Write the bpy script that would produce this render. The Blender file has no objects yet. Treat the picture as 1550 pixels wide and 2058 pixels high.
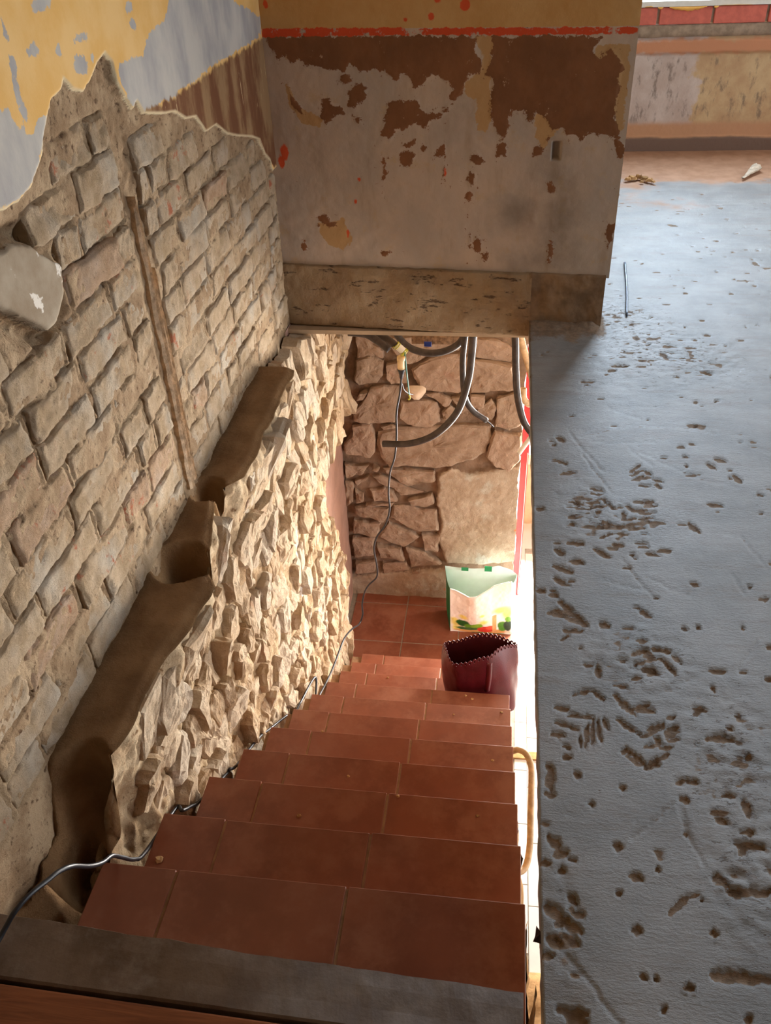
import bpy, math, random
import numpy as np
from mathutils import Vector, Matrix

random.seed(7)
RNG = np.random.default_rng(7)
SC = bpy.context.scene
COL = SC.collection

# ------------------------------------------------------------------ camera, light, exposure
W_PX, H_PX = 1550, 2058
CAM_F, CAM_PITCH, CAM_YAW, CAM_ROLL, CAM_Z = 1713.9171, 0.6323, -0.1539, -0.0472, 1.4002


def cam_axes():
    cp, sp = math.cos(CAM_PITCH), math.sin(CAM_PITCH)
    fw = np.array([math.sin(CAM_YAW) * cp, math.cos(CAM_YAW) * cp, -sp])
    rt = np.array([math.cos(CAM_YAW), -math.sin(CAM_YAW), 0.0])
    up = np.cross(rt, fw)
    c, s = math.cos(CAM_ROLL), math.sin(CAM_ROLL)
    return c * rt + s * up, -s * rt + c * up, fw


RT, UP, FW = cam_axes()
CAM = np.array([0.0, 0.0, CAM_Z])
cd = bpy.data.cameras.new('camera')
cd.sensor_fit = 'HORIZONTAL'
cd.sensor_width = 36.0
cd.lens = CAM_F * 36.0 / W_PX
cd.clip_start = 0.02
cam = bpy.data.objects.new('camera', cd)
COL.objects.link(cam)
mw = Matrix.Identity(4)
for r_ in range(3):
    mw[r_][0], mw[r_][1], mw[r_][2], mw[r_][3] = RT[r_], UP[r_], -FW[r_], CAM[r_]
cam.matrix_world = mw
SC.camera = cam

SC.view_settings.view_transform = 'Standard'
SC.view_settings.look = 'None'
SC.view_settings.exposure = 0.0
SC.view_settings.gamma = 1.0
SC.view_settings.use_curve_mapping = False
SC.cycles.max_bounces = 8
SC.cycles.diffuse_bounces = 5
SC.cycles.sample_clamp_indirect = 12.0

world = bpy.data.worlds.new('world')
SC.world = world
world.use_nodes = True
bg = world.node_tree.nodes['Background']
bg.inputs[0].default_value = (0.72, 0.85, 1.0, 1)
bg.inputs[1].default_value = 2.0


def area(name, loc, aim, sx, sy, power, color):
    ld = bpy.data.lights.new(name, 'AREA')
    ld.shape = 'RECTANGLE'
    ld.size, ld.size_y = sx, sy
    ld.energy = power
    ld.color = color
    o = bpy.data.objects.new(name, ld)
    COL.objects.link(o)
    o.location = loc
    d = Vector(aim) - Vector(loc)
    o.rotation_euler = d.to_track_quat('-Z', 'Y').to_euler()
    return o


sd_ = bpy.data.lights.new('sun', 'SUN')
sd_.energy = 14.0
sd_.angle = math.radians(0.6)
sd_.color = (1.0, 0.95, 0.86)
sun = bpy.data.objects.new('sun', sd_)
COL.objects.link(sun)
sun.rotation_euler = Vector((-0.12, -1.0, -0.80)).to_track_quat('-Z', 'Y').to_euler()

area('doorway_daylight', (0.72, 4.42, -1.45), (0.35, 3.2, -1.35), 0.8, 1.5, 240.0, (1.0, 0.965, 0.91))
area('lower_window_daylight', (2.36, 2.3, -1.25), (0.0, 2.6, -1.7), 1.5, 1.5, 75.0, (1.0, 0.98, 0.95))
area('far_window_daylight', (0.98, 5.98, 1.5), (0.98, 4.0, 1.1), 1.1, 1.4, 125.0, (0.66, 0.83, 1.0))
area('right_window_daylight', (3.2, 2.75, 1.15), (0.0, 2.2, 0.7), 1.5, 1.9, 40.0, (0.86, 0.93, 1.0))
area('far_wall_fill', (3.2, 4.75, 1.3), (0.8, 4.9, 0.6), 1.0, 1.2, 14.0, (1.0, 0.96, 0.9))  # unseen lamp added to brighten the far wall


# ------------------------------------------------------------------ measuring helpers (photo pixel -> point on a plane)
def ray(x, y):
    return FW + RT * (x - 775) / CAM_F + UP * (1029 - y) / CAM_F


def onx(x, y, X):
    d = ray(x, y)
    return CAM + d * ((X - CAM[0]) / d[0])


def ony(x, y, Y):
    d = ray(x, y)
    return CAM + d * ((Y - CAM[1]) / d[1])


def onz(x, y, Z):
    d = ray(x, y)
    return CAM + d * ((Z - CAM[2]) / d[2])


PSK = 0.0809          # the partition is slightly skewed in plan
PYR, PXR, PXL = 3.157, 0.395, -0.857


def part_y(x):
    return PYR + PSK * (PXR - x)


def onpart(x, y):
    n = np.array([PSK, 1.0, 0.0])
    p0 = np.array([PXR, PYR, 0.0])
    d = ray(x, y)
    return CAM + d * (np.dot(p0 - CAM, n) / np.dot(d, n))


# ------------------------------------------------------------------ noise and fields (numpy)
def _h(ix, iy, iz, seed):
    n = (ix.astype(np.int64) * 374761393 + iy.astype(np.int64) * 668265263 + iz.astype(np.int64) * 1274126177 + seed * 974711) & 0xFFFFFFFF
    n = ((n ^ (n >> 13)) * 1274126177) & 0xFFFFFFFF
    n = n ^ (n >> 16)
    return (n & 0xFFFF) / 65535.0


def vnoise(p, seed=0):
    i = np.floor(p)
    f = p - i
    f = f * f * (3 - 2 * f)
    i = i.astype(np.int64)
    out = 0
    for dx in (0, 1):
        wx = f[..., 0] if dx else 1 - f[..., 0]
        for dy in (0, 1):
            wy = f[..., 1] if dy else 1 - f[..., 1]
            for dz in (0, 1):
                wz = f[..., 2] if dz else 1 - f[..., 2]
                out = out + wx * wy * wz * _h(i[..., 0] + dx, i[..., 1] + dy, i[..., 2] + dz, seed)
    return out


def fbm(p, scale=1.0, oct=4, seed=0, gain=0.5, sv=(1, 1, 1)):
    p = np.asarray(p, float) * np.array(sv) * scale
    a, t, s = 1.0, 0.0, 0.0
    for k in range(oct):
        s = s + a * (vnoise(p + 17.3 * k, seed + k) - 0.5)
        t += a
        a *= gain
        p = p * 2.03
    return s / t * 2.0      # about -1..1


def ridge(p, scale, oct=3, seed=0, sv=(1, 1, 1)):
    p = np.asarray(p, float) * np.array(sv) * scale
    a, t, s = 1.0, 0.0, 0.0
    for k in range(oct):
        s = s + a * (1 - np.abs(2 * vnoise(p + 9.1 * k, seed + k) - 1))
        t += a
        a *= 0.5
        p = p * 2.1
    return s / t


def sstep(a, b, x):
    t = np.clip((x - a) / (b - a), 0, 1)
    return t * t * (3 - 2 * t)


def sd_poly(U, V, poly):
    """signed distance to a polygon, negative inside"""
    poly = np.asarray(poly, float)
    d = np.full(U.shape, 1e9)
    inside = np.zeros(U.shape, bool)
    n = len(poly)
    for i in range(n):
        a, b = poly[i], poly[(i + 1) % n]
        e = b - a
        wu, wv = U - a[0], V - a[1]
        t = np.clip((wu * e[0] + wv * e[1]) / (e @ e + 1e-12), 0, 1)
        d = np.minimum(d, (wu - e[0] * t) ** 2 + (wv - e[1] * t) ** 2)
        c = (a[1] > V) != (b[1] > V)
        if abs(e[1]) > 1e-12:
            inside ^= c & (U < a[0] + (V - a[1]) * e[0] / e[1])
    d = np.sqrt(d)
    return np.where(inside, -d, d)


def sd_ell(U, V, cu, cv, ru, rv):
    q = np.sqrt(((U - cu) / ru) ** 2 + ((V - cv) / rv) ** 2)
    return (q - 1) * min(ru, rv)


def d_seg(U, V, a, b):
    e = np.asarray(b, float) - np.asarray(a, float)
    wu, wv = U - a[0], V - a[1]
    t = np.clip((wu * e[0] + wv * e[1]) / (e @ e + 1e-12), 0, 1)
    return np.sqrt((wu - e[0] * t) ** 2 + (wv - e[1] * t) ** 2)


# ------------------------------------------------------------------ mesh helpers
def mesh_obj(name, verts, faces, mat=None, parent=None, smooth=False):
    me = bpy.data.meshes.new(name)
    me.from_pydata([tuple(map(float, v)) for v in verts], [], faces)
    me.update()
    o = bpy.data.objects.new(name, me)
    COL.objects.link(o)
    if mat:
        me.materials.append(mat)
    if parent is not None:
        o.parent = parent
    if smooth:
        me.polygons.foreach_set('use_smooth', [True] * len(me.polygons))
    return o


def grid(name, P, mat, parent=None, attrs=None, smooth=True, keep=None, close_u=False):
    nv, nu = P.shape[:2]
    idx = np.arange(nv * nu).reshape(nv, nu)
    if close_u:
        nxt = np.roll(idx, -1, axis=1)
        q = np.stack([idx[:-1], nxt[:-1], nxt[1:], idx[1:]], -1).reshape(-1, 4)
    else:
        q = np.stack([idx[:-1, :-1], idx[:-1, 1:], idx[1:, 1:], idx[1:, :-1]], -1).reshape(-1, 4)
    if keep is not None:
        q = q[keep.reshape(-1)]
    me = bpy.data.meshes.new(name)
    me.vertices.add(nv * nu)
    me.vertices.foreach_set('co', P.reshape(-1).astype(np.float32))
    me.loops.add(q.size)
    me.loops.foreach_set('vertex_index', q.reshape(-1).astype(np.int32))
    me.polygons.add(len(q))
    me.polygons.foreach_set('loop_start', np.arange(0, q.size, 4, dtype=np.int32))
    me.polygons.foreach_set('use_smooth', np.full(len(q), smooth))
    me.update(calc_edges=True)
    for k, a in (attrs or {}).items():
        if a.ndim == 3:
            at = me.attributes.new(k, 'FLOAT_COLOR', 'POINT')
            rgba = np.ones((nv * nu, 4), np.float32)
            rgba[:, :3] = a.reshape(-1, 3)
            at.data.foreach_set('color', rgba.reshape(-1))
        else:
            at = me.attributes.new(k, 'FLOAT', 'POINT')
            at.data.foreach_set('value', a.reshape(-1).astype(np.float32))
    me.validate()
    o = bpy.data.objects.new(name, me)
    COL.objects.link(o)
    me.materials.append(mat)
    if parent is not None:
        o.parent = parent
    return o


def box_data(x0, x1, y0, y1, z0, z1):
    v = [(x0, y0, z0), (x1, y0, z0), (x1, y1, z0), (x0, y1, z0), (x0, y0, z1), (x1, y0, z1), (x1, y1, z1), (x0, y1, z1)]
    f = [(0, 3, 2, 1), (4, 5, 6, 7), (0, 1, 5, 4), (1, 2, 6, 5), (2, 3, 7, 6), (3, 0, 4, 7)]
    return v, f


def join(parts):
    V, F = [], []
    for v, f in parts:
        o = len(V)
        V += list(v)
        F += [tuple(i + o for i in q) for q in f]
    return V, F


def boxes(name, lst, mat, parent=None):
    v, f = join([box_data(*b) for b in lst])
    return mesh_obj(name, v, f, mat, parent)


def bevel_box(name, b, mat, parent=None, w=0.003, seg=2):
    o = boxes(name, [b], mat, parent)
    m = o.modifiers.new('bevel', 'BEVEL')
    m.width, m.segments = w, seg
    return o


def catmull(pts, n=10):
    p = np.asarray(pts, float)
    p = np.vstack([2 * p[0] - p[1], p, 2 * p[-1] - p[-2]])
    out = []
    for i in range(1, len(p) - 2):
        for t in np.linspace(0, 1, n, endpoint=False):
            a, b, c, d = p[i - 1], p[i], p[i + 1], p[i + 2]
            out.append(0.5 * ((2 * b) + (c - a) * t + (2 * a - 5 * b + 4 * c - d) * t * t + (3 * b - a - 3 * c + d) * t ** 3))
    out.append(p[-2])
    return np.array(out)


def tube(name, pts, r, mat, parent=None, n=10, sides=10, smooth_pts=True, hollow=False):
    p = catmull(pts, n) if smooth_pts else np.asarray(pts, float)
    m = len(p)
    t = np.gradient(p, axis=0)
    t /= np.linalg.norm(t, axis=1)[:, None] + 1e-12
    ref = np.array([0.3, 0.2, 0.93])
    u = np.cross(t[0], ref)
    u /= np.linalg.norm(u)
    rings, prev = [], u
    for i in range(m):
        prev = prev - t[i] * (prev @ t[i])
        prev /= np.linalg.norm(prev) + 1e-12
        w = np.cross(t[i], prev)
        a = np.arange(sides) / sides * 2 * np.pi
        rr = r[i] if hasattr(r, '__len__') else r
        rings.append(p[i] + rr * (np.cos(a)[:, None] * prev + np.sin(a)[:, None] * w))
    V = np.vstack(rings)
    F = []
    for i in range(m - 1):
        for k in range(sides):
            k2 = (k + 1) % sides
            F.append((i * sides + k, i * sides + k2, (i + 1) * sides + k2, (i + 1) * sides + k))
    if not hollow:
        F.append(tuple(range(sides))[::-1])
        F.append(tuple((m - 1) * sides + k for k in range(sides)))
    o = mesh_obj(name, V, F, mat, parent, smooth=True)
    if hollow:
        s = o.modifiers.new('wall', 'SOLIDIFY')
        s.thickness = 0.003
        s.offset = -1
    return o


def thing(name, label, cat, loc=(0, 0, 0), group=None):
    o = bpy.data.objects.new(name, None)
    o.empty_display_size = 0.1
    COL.objects.link(o)
    o.location = loc
    return tag(o, label, cat, group)


def tag(o, label, cat, group=None):
    o['label'] = label
    o['category'] = cat
    if group:
        o['group'] = group
    return o


def adopt(child, parent):
    child.parent = parent
    child.matrix_parent_inverse = Matrix.Translation(parent.location).inverted()
    return child


def struct(o, label=None):
    o['kind'] = 'structure'
    if label:
        o['label'] = label
    return o


# ------------------------------------------------------------------ material helper
def C(r, g, b):
    f = lambda c: (c / 255 / 12.92) if c / 255 <= 0.04045 else ((c / 255 + 0.055) / 1.055) ** 2.4
    return (f(r), f(g), f(b), 1.0)


class Mat:
    def __init__(s, name):
        s.m = bpy.data.materials.new(name)
        s.m.use_nodes = True
        s.nt = s.m.node_tree
        s.b = s.nt.nodes['Principled BSDF']
        s.pos = s.nt.nodes.new('ShaderNodeNewGeometry').outputs['Position']
        s.nrm = None
        s.b.inputs['Specular IOR Level'].default_value = 0.25

    def put(s, sock, v):
        if isinstance(v, bpy.types.NodeSocket):
            s.nt.links.new(v, sock)
        elif v is not None:
            sock.default_value = v

    def attr(s, name, color=False):
        n = s.nt.nodes.new('ShaderNodeAttribute')
        n.attribute_name = name
        return n.outputs['Color' if color else 'Fac']

    def rand(s):
        return s.nt.nodes.new('ShaderNodeObjectInfo').outputs['Random']

    def noise(s, scale, detail=5, rough=0.6, sv=None, dist=0.0):
        v = s.pos
        if sv is not None:
            m = s.nt.nodes.new('ShaderNodeVectorMath')
            m.operation = 'MULTIPLY'
            s.nt.links.new(v, m.inputs[0])
            m.inputs[1].default_value = sv
            v = m.outputs[0]
        n = s.nt.nodes.new('ShaderNodeTexNoise')
        s.nt.links.new(v, n.inputs['Vector'])
        n.inputs['Scale'].default_value = scale
        n.inputs['Detail'].default_value = detail
        n.inputs['Roughness'].default_value = rough
        n.inputs['Distortion'].default_value = dist
        return n.outputs['Fac']

    def vor(s, scale, feature='F1', sv=None):
        n = s.nt.nodes.new('ShaderNodeTexVoronoi')
        n.feature = feature
        v = s.pos
        if sv is not None:
            m = s.nt.nodes.new('ShaderNodeVectorMath')
            m.operation = 'MULTIPLY'
            s.nt.links.new(v, m.inputs[0])
            m.inputs[1].default_value = sv
            v = m.outputs[0]
        s.nt.links.new(v, n.inputs['Vector'])
        n.inputs['Scale'].default_value = scale
        return n.outputs['Distance']

    def mth(s, op, a, b=0.0, c=0.0):
        n = s.nt.nodes.new('ShaderNodeMath')
        n.operation = op
        for k, v in enumerate((a, b, c)):
            s.put(n.inputs[k], v)
        return n.outputs[0]

    def stp(s, x, lo, hi):
        n = s.nt.nodes.new('ShaderNodeMapRange')
        n.interpolation_type = 'SMOOTHSTEP'
        s.put(n.inputs[0], x)
        n.inputs[1].default_value = lo
        n.inputs[2].default_value = hi
        return n.outputs[0]

    def mix(s, f, a, b):
        n = s.nt.nodes.new('ShaderNodeMix')
        n.data_type = 'RGBA'
        s.put(n.inputs[0], f)
        s.put(n.inputs[6], a)
        s.put(n.inputs[7], b)
        return n.outputs[2]

    def inside(s, name, amp=0.0, scale=40.0, w=0.002, sv=None, detail=6):
        """1 inside the region whose signed distance is stored in the attribute, with a ragged edge"""
        a = s.attr(name)
        if amp:
            k = s.mth('SUBTRACT', s.noise(scale, detail, 0.65, sv), 0.5)
            a = s.mth('MULTIPLY_ADD', k, amp, a)
        return s.stp(s.mth('MULTIPLY', a, -1.0), -w, w)

    def bump(s, h, strength=0.5, dist=0.01):
        n = s.nt.nodes.new('ShaderNodeBump')
        n.inputs['Strength'].default_value = strength
        n.inputs['Distance'].default_value = dist
        s.put(n.inputs['Height'], h)
        if s.nrm is not None:
            s.nt.links.new(s.nrm, n.inputs['Normal'])
        s.nrm = n.outputs[0]

    def done(s, col, rough=0.85, spec=None, metal=None):
        s.put(s.b.inputs['Base Color'], col)
        s.put(s.b.inputs['Roughness'], rough)
        if spec is not None:
            s.put(s.b.inputs['Specular IOR Level'], spec)
        if metal is not None:
            s.put(s.b.inputs['Metallic'], metal)
        if s.nrm is not None:
            s.nt.links.new(s.nrm, s.b.inputs['Normal'])
        return s.m


def simple(name, col, rough=0.6, spec=0.3, var=0.0, scale=30, bump=0.0, bscale=200, metal=0.0):
    m = Mat(name)
    c = col
    if var:
        dark = tuple(x * (1 - var) for x in col[:3]) + (1,)
        lite = tuple(min(1, x * (1 + var)) for x in col[:3]) + (1,)
        c = m.mix(m.stp(m.noise(scale), 0.3, 0.7), dark, lite)
    if bump:
        m.bump(m.noise(bscale, 4), bump, 0.003)
    return m.done(c, rough, spec, metal)


# ------------------------------------------------------------------ materials
def make_left_wall():
    m = Mat('left_wall_plaster_and_mud')
    n1 = m.noise(14, 6)
    mud = m.mix(m.stp(n1, .35, .65), C(200, 172, 138), C(168, 138, 106))
    mud = m.mix(m.stp(m.noise(60, 4), .55, .72), mud, C(110, 84, 62))
    yel = m.mix(m.stp(m.noise(7, 5), .35, .65), C(216, 170, 100), C(224, 184, 122))
    gry = m.mix(m.stp(m.noise(9, 5, .6, (1, 1, .5)), .3, .7), C(158, 154, 152), C(188, 182, 172))
    brn = m.mix(m.stp(m.noise(9, 6, .65, (1, 1, .35)), .42, .62), C(112, 74, 50), C(150, 118, 84))
    brn = m.mix(m.stp(m.noise(30, 6, .7, (1, 1, .14)), .64, .68), brn, C(206, 178, 136))
    pl = m.mix(m.inside('gray', .05, 26, .0015, None, 8), yel, gry)
    pl = m.mix(m.inside('spots', .034, 45, .0015), pl, gry)
    pl = m.mix(m.inside('brown', .05, 30, .006, (1, 1, .4)), pl, brn)
    patch = m.mix(m.stp(m.noise(16, 6), .60, .64), m.mix(m.stp(m.noise(9, 5), .3, .7), C(166, 152, 132), C(140, 122, 100)), C(220, 212, 200))
    edge = m.stp(m.mth('ABSOLUTE', m.attr('plaster')), .002, .010)
    pl = m.mix(edge, C(206, 186, 150), pl)
    col = m.mix(m.inside('plaster', .008, 60), mud, pl)
    col = m.mix(m.inside('patch', .008, 60), col, patch)
    cr = m.stp(m.noise(26, 3, .5, (1, 1, .22)), .735, .75)
    col = m.mix(m.mth('MULTIPLY', cr, .6), col, C(96, 74, 58))
    isp = m.mth('MAXIMUM', m.inside('plaster', .008, 60), m.inside('patch', .008, 60))
    h = m.mth('MULTIPLY', m.mth('SUBTRACT', 1.0, isp), m.noise(110, 6, .75))
    m.bump(h, .9, .012)
    m.bump(m.noise(300, 3), .12, .003)
    return m.done(col, .9, .12)


def make_brick():
    m = Mat('mud_coated_brick')
    base = m.mix(m.stp(m.noise(18, 6), .33, .68), C(222, 196, 164), C(194, 166, 132))
    base = m.mix(m.stp(m.noise(7, 4), .45, .75), base, C(220, 206, 186))
    r = m.rand()
    red = m.mth('MULTIPLY', m.stp(m.noise(20, 6, .65), .58, .68), m.stp(r, .55, .7))
    base = m.mix(red, base, C(206, 130, 98))
    base = m.mix(m.mth('MULTIPLY', m.stp(r, .93, .95), .22), base, C(196, 126, 96))
    pit = m.stp(m.noise(120, 4, .7), .60, .70)
    base = m.mix(m.mth('MULTIPLY', pit, .65), base, C(104, 78, 58))
    m.bump(m.noise(60, 8, .8), 1.0, .016)
    m.bump(m.mth('SUBTRACT', 1.0, pit), .5, .006)
    return m.done(base, .95, .08)


def make_stone(name, a, b, c, red=C(190, 120, 90), bump=1.0):
    m = Mat(name)
    col = m.mix(m.stp(m.noise(12, 6), .3, .7), a, b)
    r = m.rand()
    col = m.mix(m.mth('MULTIPLY', m.stp(r, .5, 1.0), .7), col, c)
    col = m.mix(m.mth('MULTIPLY', m.stp(m.noise(9, 5), .62, .72), .5), col, red)
    col = m.mix(m.mth('MULTIPLY', m.stp(m.noise(90, 4, .7), .6, .72), .5), col, C(104, 80, 58))
    m.bump(m.noise(48, 8, .75), bump, .016)
    return m.done(col, .93, .1)


def make_rubble_mortar():
    m = Mat('rubble_wall_mortar')
    col = m.mix(m.stp(m.noise(10, 7), .35, .65), C(208, 184, 150), C(172, 142, 108))
    col = m.mix(m.stp(m.noise(35, 5), .58, .7), col, C(126, 94, 64))
    led = m.mix(m.stp(m.noise(8, 5), .3, .7), C(166, 130, 92), C(134, 102, 70))
    col = m.mix(m.inside('ledge', .02, 40, .006), col, led)
    col = m.mix(m.inside('lime', .08, 22, .01), col, C(232, 224, 212))
    m.bump(m.noise(70, 7, .75), .9, .014)
    return m.done(col, .95, .08)


def make_partition():
    m = Mat('partition_flaking_paint')
    pl = m.mix(m.stp(m.noise(5, 5), .3, .7), C(196, 178, 160), C(178, 166, 154))
    pl = m.mix(m.mth('MULTIPLY', m.stp(m.noise(13, 6, .65), .56, .72), .55), pl, C(190, 164, 124))
    pl = m.mix(m.mth('MULTIPLY', m.stp(m.noise(20, 6, .65, (1, 1, .2)), .5, .75), .35), pl, C(150, 128, 104))
    pl = m.mix(m.mth('MULTIPLY', m.inside('grime', .16, 14, .09), .6), pl, C(104, 94, 84))
    tan = m.inside('tan', .05, 30)
    pl = m.mix(tan, pl, C(186, 152, 108))
    brn = m.mix(m.stp(m.noise(6, 5), .3, .7), C(138, 96, 66), C(120, 84, 58))
    flake = m.mth('MULTIPLY', m.stp(m.noise(30, 7, .7), .655, .67), 1.0)
    ba = m.mth('MULTIPLY_ADD', m.mth('SUBTRACT', m.noise(24, 9, .74), .5), .075, m.attr('brown'))
    bi = m.stp(m.mth('MULTIPLY', ba, -1.0), -.0012, .0012)
    bi = m.mth('MAXIMUM', bi, m.mth('MULTIPLY', m.stp(m.mth('MULTIPLY_ADD', m.attr('brown'), -1.6, m.noise(46, 8, .75)), .60, .612), m.stp(m.attr('brown'), .16, .10)))
    brn = m.mix(flake, brn, C(178, 150, 122))
    col = m.mix(bi, pl, brn)
    spk = m.stp(m.noise(38, 7, .72), .70, .71)
    col = m.mix(spk, col, C(116, 74, 48))
    yel = m.mix(m.stp(m.noise(6, 4), .3, .7), C(196, 154, 98), C(204, 166, 112))
    col = m.mix(m.inside('yellow', .004, 40, .001), col, yel)
    org = m.mth('MULTIPLY', m.inside('orange', .024, 40, .0012, (1, 1, .5)), m.stp(m.noise(17, 7, .7), .40, .46))
    col = m.mix(org, col, C(206, 84, 50))
    col = m.mix(m.inside('redmark', .016, 60), col, C(212, 92, 56))
    m.bump(m.mth('MULTIPLY', bi, -1.0), .15, .002)
    m.bump(m.noise(22, 5), .2, .006)
    m.bump(m.noise(160, 4), .15, .003)
    return m.done(col, .85, .15)


def make_concrete_beam():
    m = Mat('rough_cast_beam')
    col = m.mix(m.stp(m.noise(8, 6), .3, .7), C(156, 134, 106), C(136, 112, 86))
    slit = m.stp(m.noise(22, 8, .75, (.42, 1, 1.4)), .595, .63)
    col = m.mix(m.mth('MULTIPLY', slit, .8), col, C(84, 62, 46))
    m.bump(m.mth('SUBTRACT', m.noise(16, 7, .7), m.mth('MULTIPLY', slit, .6)), .8, .012)
    return m.done(col, .92, .1)


def make_slab():
    m = Mat('fresh_concrete_floor')
    g = m.mix(m.stp(m.noise(5, 6), .3, .7), C(122, 122, 121), C(148, 147, 145))
    g = m.mix(m.mth('MULTIPLY', m.stp(m.noise(10, 7, .7, (.35, 1.2, 1)), .5, .7), .5), g, C(120, 104, 90))
    mud = m.mix(m.stp(m.noise(60, 5), .4, .6), C(116, 96, 76), C(134, 112, 90))
    k = m.mth('MULTIPLY_ADD', m.mth('SUBTRACT', m.noise(120, 5, .7), .5), .5, m.attr('mud'))
    mk = m.stp(k, .35, .6)
    q = m.mth('MULTIPLY_ADD', m.mth('SUBTRACT', m.noise(60, 8, .75), .5), 1.25, m.attr('marks'))
    mk = m.mth('MAXIMUM', mk, m.stp(q, .46, .60))
    sq = m.mth('MULTIPLY_ADD', m.mth('SUBTRACT', m.noise(70, 7, .75), .5), 1.6, m.attr('scr'))
    mk = m.mth('MAXIMUM', mk, m.mth('MULTIPLY', m.stp(sq, .62, .9), .7))
    col = m.mix(mk, g, mud)
    dn = m.mth('MULTIPLY_ADD', m.mth('SUBTRACT', m.noise(5, 6, .65), .5), .9, m.attr('dust'))
    dk = m.stp(dn, .3, .75)
    dust = m.mix(m.stp(m.noise(12, 5), .3, .7), C(178, 136, 106), C(160, 118, 88))
    col = m.mix(dk, col, dust)
    pits = m.stp(m.mth('MULTIPLY_ADD', m.attr('zone'), .12, m.noise(64, 6, .72, (.6, 1.3, 1))), .665, .71)
    col = m.mix(m.mth('MULTIPLY', pits, .8), col, C(96, 74, 54))
    wet = m.stp(m.noise(3.2, 5, .6), .3, .7)
    rough = m.mth('MULTIPLY_ADD', wet, .16, .31)
    rough = m.mth('ADD', rough, m.mth('MULTIPLY', m.mth('MAXIMUM', mk, dk), .45))
    m.bump(m.noise(150, 5, .75, (.6, 1.3, 1)), .5, .0045)
    m.bump(m.noise(24, 7, .75, (.45, 1.8, 1)), .3, .005)
    m.bump(m.mth('MULTIPLY', pits, -1.0), .6, .006)
    return m.done(col, rough, .6)


def make_tile(name, a, b, c):
    m = Mat(name)
    r = m.rand()
    col = m.mix(m.stp(m.noise(5, 5), .3, .7), a, b)
    col = m.mix(m.mth('MULTIPLY', m.stp(m.noise(8, 7, .7), .42, .68), .8), col, c)
    col = m.mix(m.mth('MULTIPLY', r, .25), col, C(120, 60, 40))
    rough = m.mth('MULTIPLY_ADD', m.noise(9, 5), .24, .22)
    m.bump(m.noise(120, 3), .06, .002)
    return m.done(col, rough, .5)


M_LEFT, M_BRICK, M_PART, M_BEAM, M_SLAB = make_left_wall(), make_brick(), make_partition(), make_concrete_beam(), make_slab()
M_RUB = make_rubble_mortar()
M_FOOT = simple('dirty_beam_foot', C(134, 110, 86), .93, .1, .3, 12, .8, 45)
M_STONE = make_stone('sandy_rubble_stone', C(222, 200, 170), C(188, 158, 124), C(214, 200, 180), C(198, 150, 120))
M_STONE2 = make_stone('brown_rubble_stone', C(176, 152, 130), C(152, 126, 104), C(172, 144, 122), C(168, 128, 106), .9)
M_TILE = make_tile('terracotta_tile', C(138, 80, 58), C(118, 66, 47), C(150, 98, 76))
M_GROUT = simple('tile_grout', C(150, 118, 90), .9, .1, .2, 30, .3, 150)
M_WHITE_TILE = simple('white_floor_tile', C(204, 200, 194), .35, .4, .06, 8)
M_DARK_GROUT = simple('dirty_grout', C(150, 142, 130), .9, .1, .2, 30)
M_DIRT = simple('sandy_dirt', C(164, 128, 88), .95, .05, .35, 14, .9, 60)
M_PINK = simple('pink_brown_plaster', C(150, 116, 100), .85, .15, .12, 8, .3, 40)
M_PLAIN = simple('old_wall_render', C(176, 152, 124), .9, .1, .15, 5, .3, 40)
M_CEIL = simple('old_timber_ceiling', C(140, 112, 88), .9, .1, .06, 4)
M_WOODOLD = simple('weathered_wood', C(128, 100, 76), .85, .15, .4, 60, .8, 90)
M_LATH = simple('split_dusty_lath', C(198, 172, 142), .9, .1, .3, 45, 1.0, 80)
M_RUBBER = simple('dusty_black_conduit', C(58, 48, 42), .5, .35, .45, 26, .2, 120)
M_CABLE = simple('dark_cable_sheath', C(34, 34, 38), .38, .4)
M_WHITEP = simple('white_plastic', C(226, 222, 212), .5, .4, .05)
M_BEIGE = simple('beige_plastic', C(206, 178, 132), .5, .4, .1)
M_STEEL = simple('blue_grey_steel', C(96, 110, 128), .35, .5, .2, 40, 0, 1, .6)
M_LEATHER = simple('burgundy_leather', C(84, 15, 23), .38, .45, .18, 10, .25, 220)
M_LEATHIN = simple('dark_red_lining', C(70, 16, 20), .7, .2, .2, 12)
M_GREEN = simple('green_woven_plastic', C(10, 122, 70), .4, .4, .1, 20)
M_MINT = simple('mint_lining', C(228, 246, 248), .5, .3, .04, 10)
M_RED = simple('red_door_paint', C(196, 60, 62), .4, .4, .1, 8)
M_RUST = simple('cream_rusty_tube', C(196, 166, 130), .6, .3, .22, 40, .3, 100)
M_REDBRICK = simple('hollow_red_brick', C(206, 112, 96), .85, .15, .1, 25, .35, 160)
M_GREYMORTAR = simple('grey_mortar', C(156, 136, 116), .92, .1, .25, 20, .8, 60)
M_FOAM = simple('orange_pu_foam', C(232, 176, 88), .7, .3, .1, 20, .4, 60)
M_PAPER = simple('crumpled_grey_rag', C(196, 180, 160), .85, .1, .2, 40, .5, 120)
M_BLUE = simple('blue_tag', C(40, 60, 140), .5, .4)
M_YG = simple('yellow_green_wire', C(180, 176, 60), .5, .4)
M_GRNW = simple('green_blue_wire', C(60, 120, 110), .5, .4)


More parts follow.
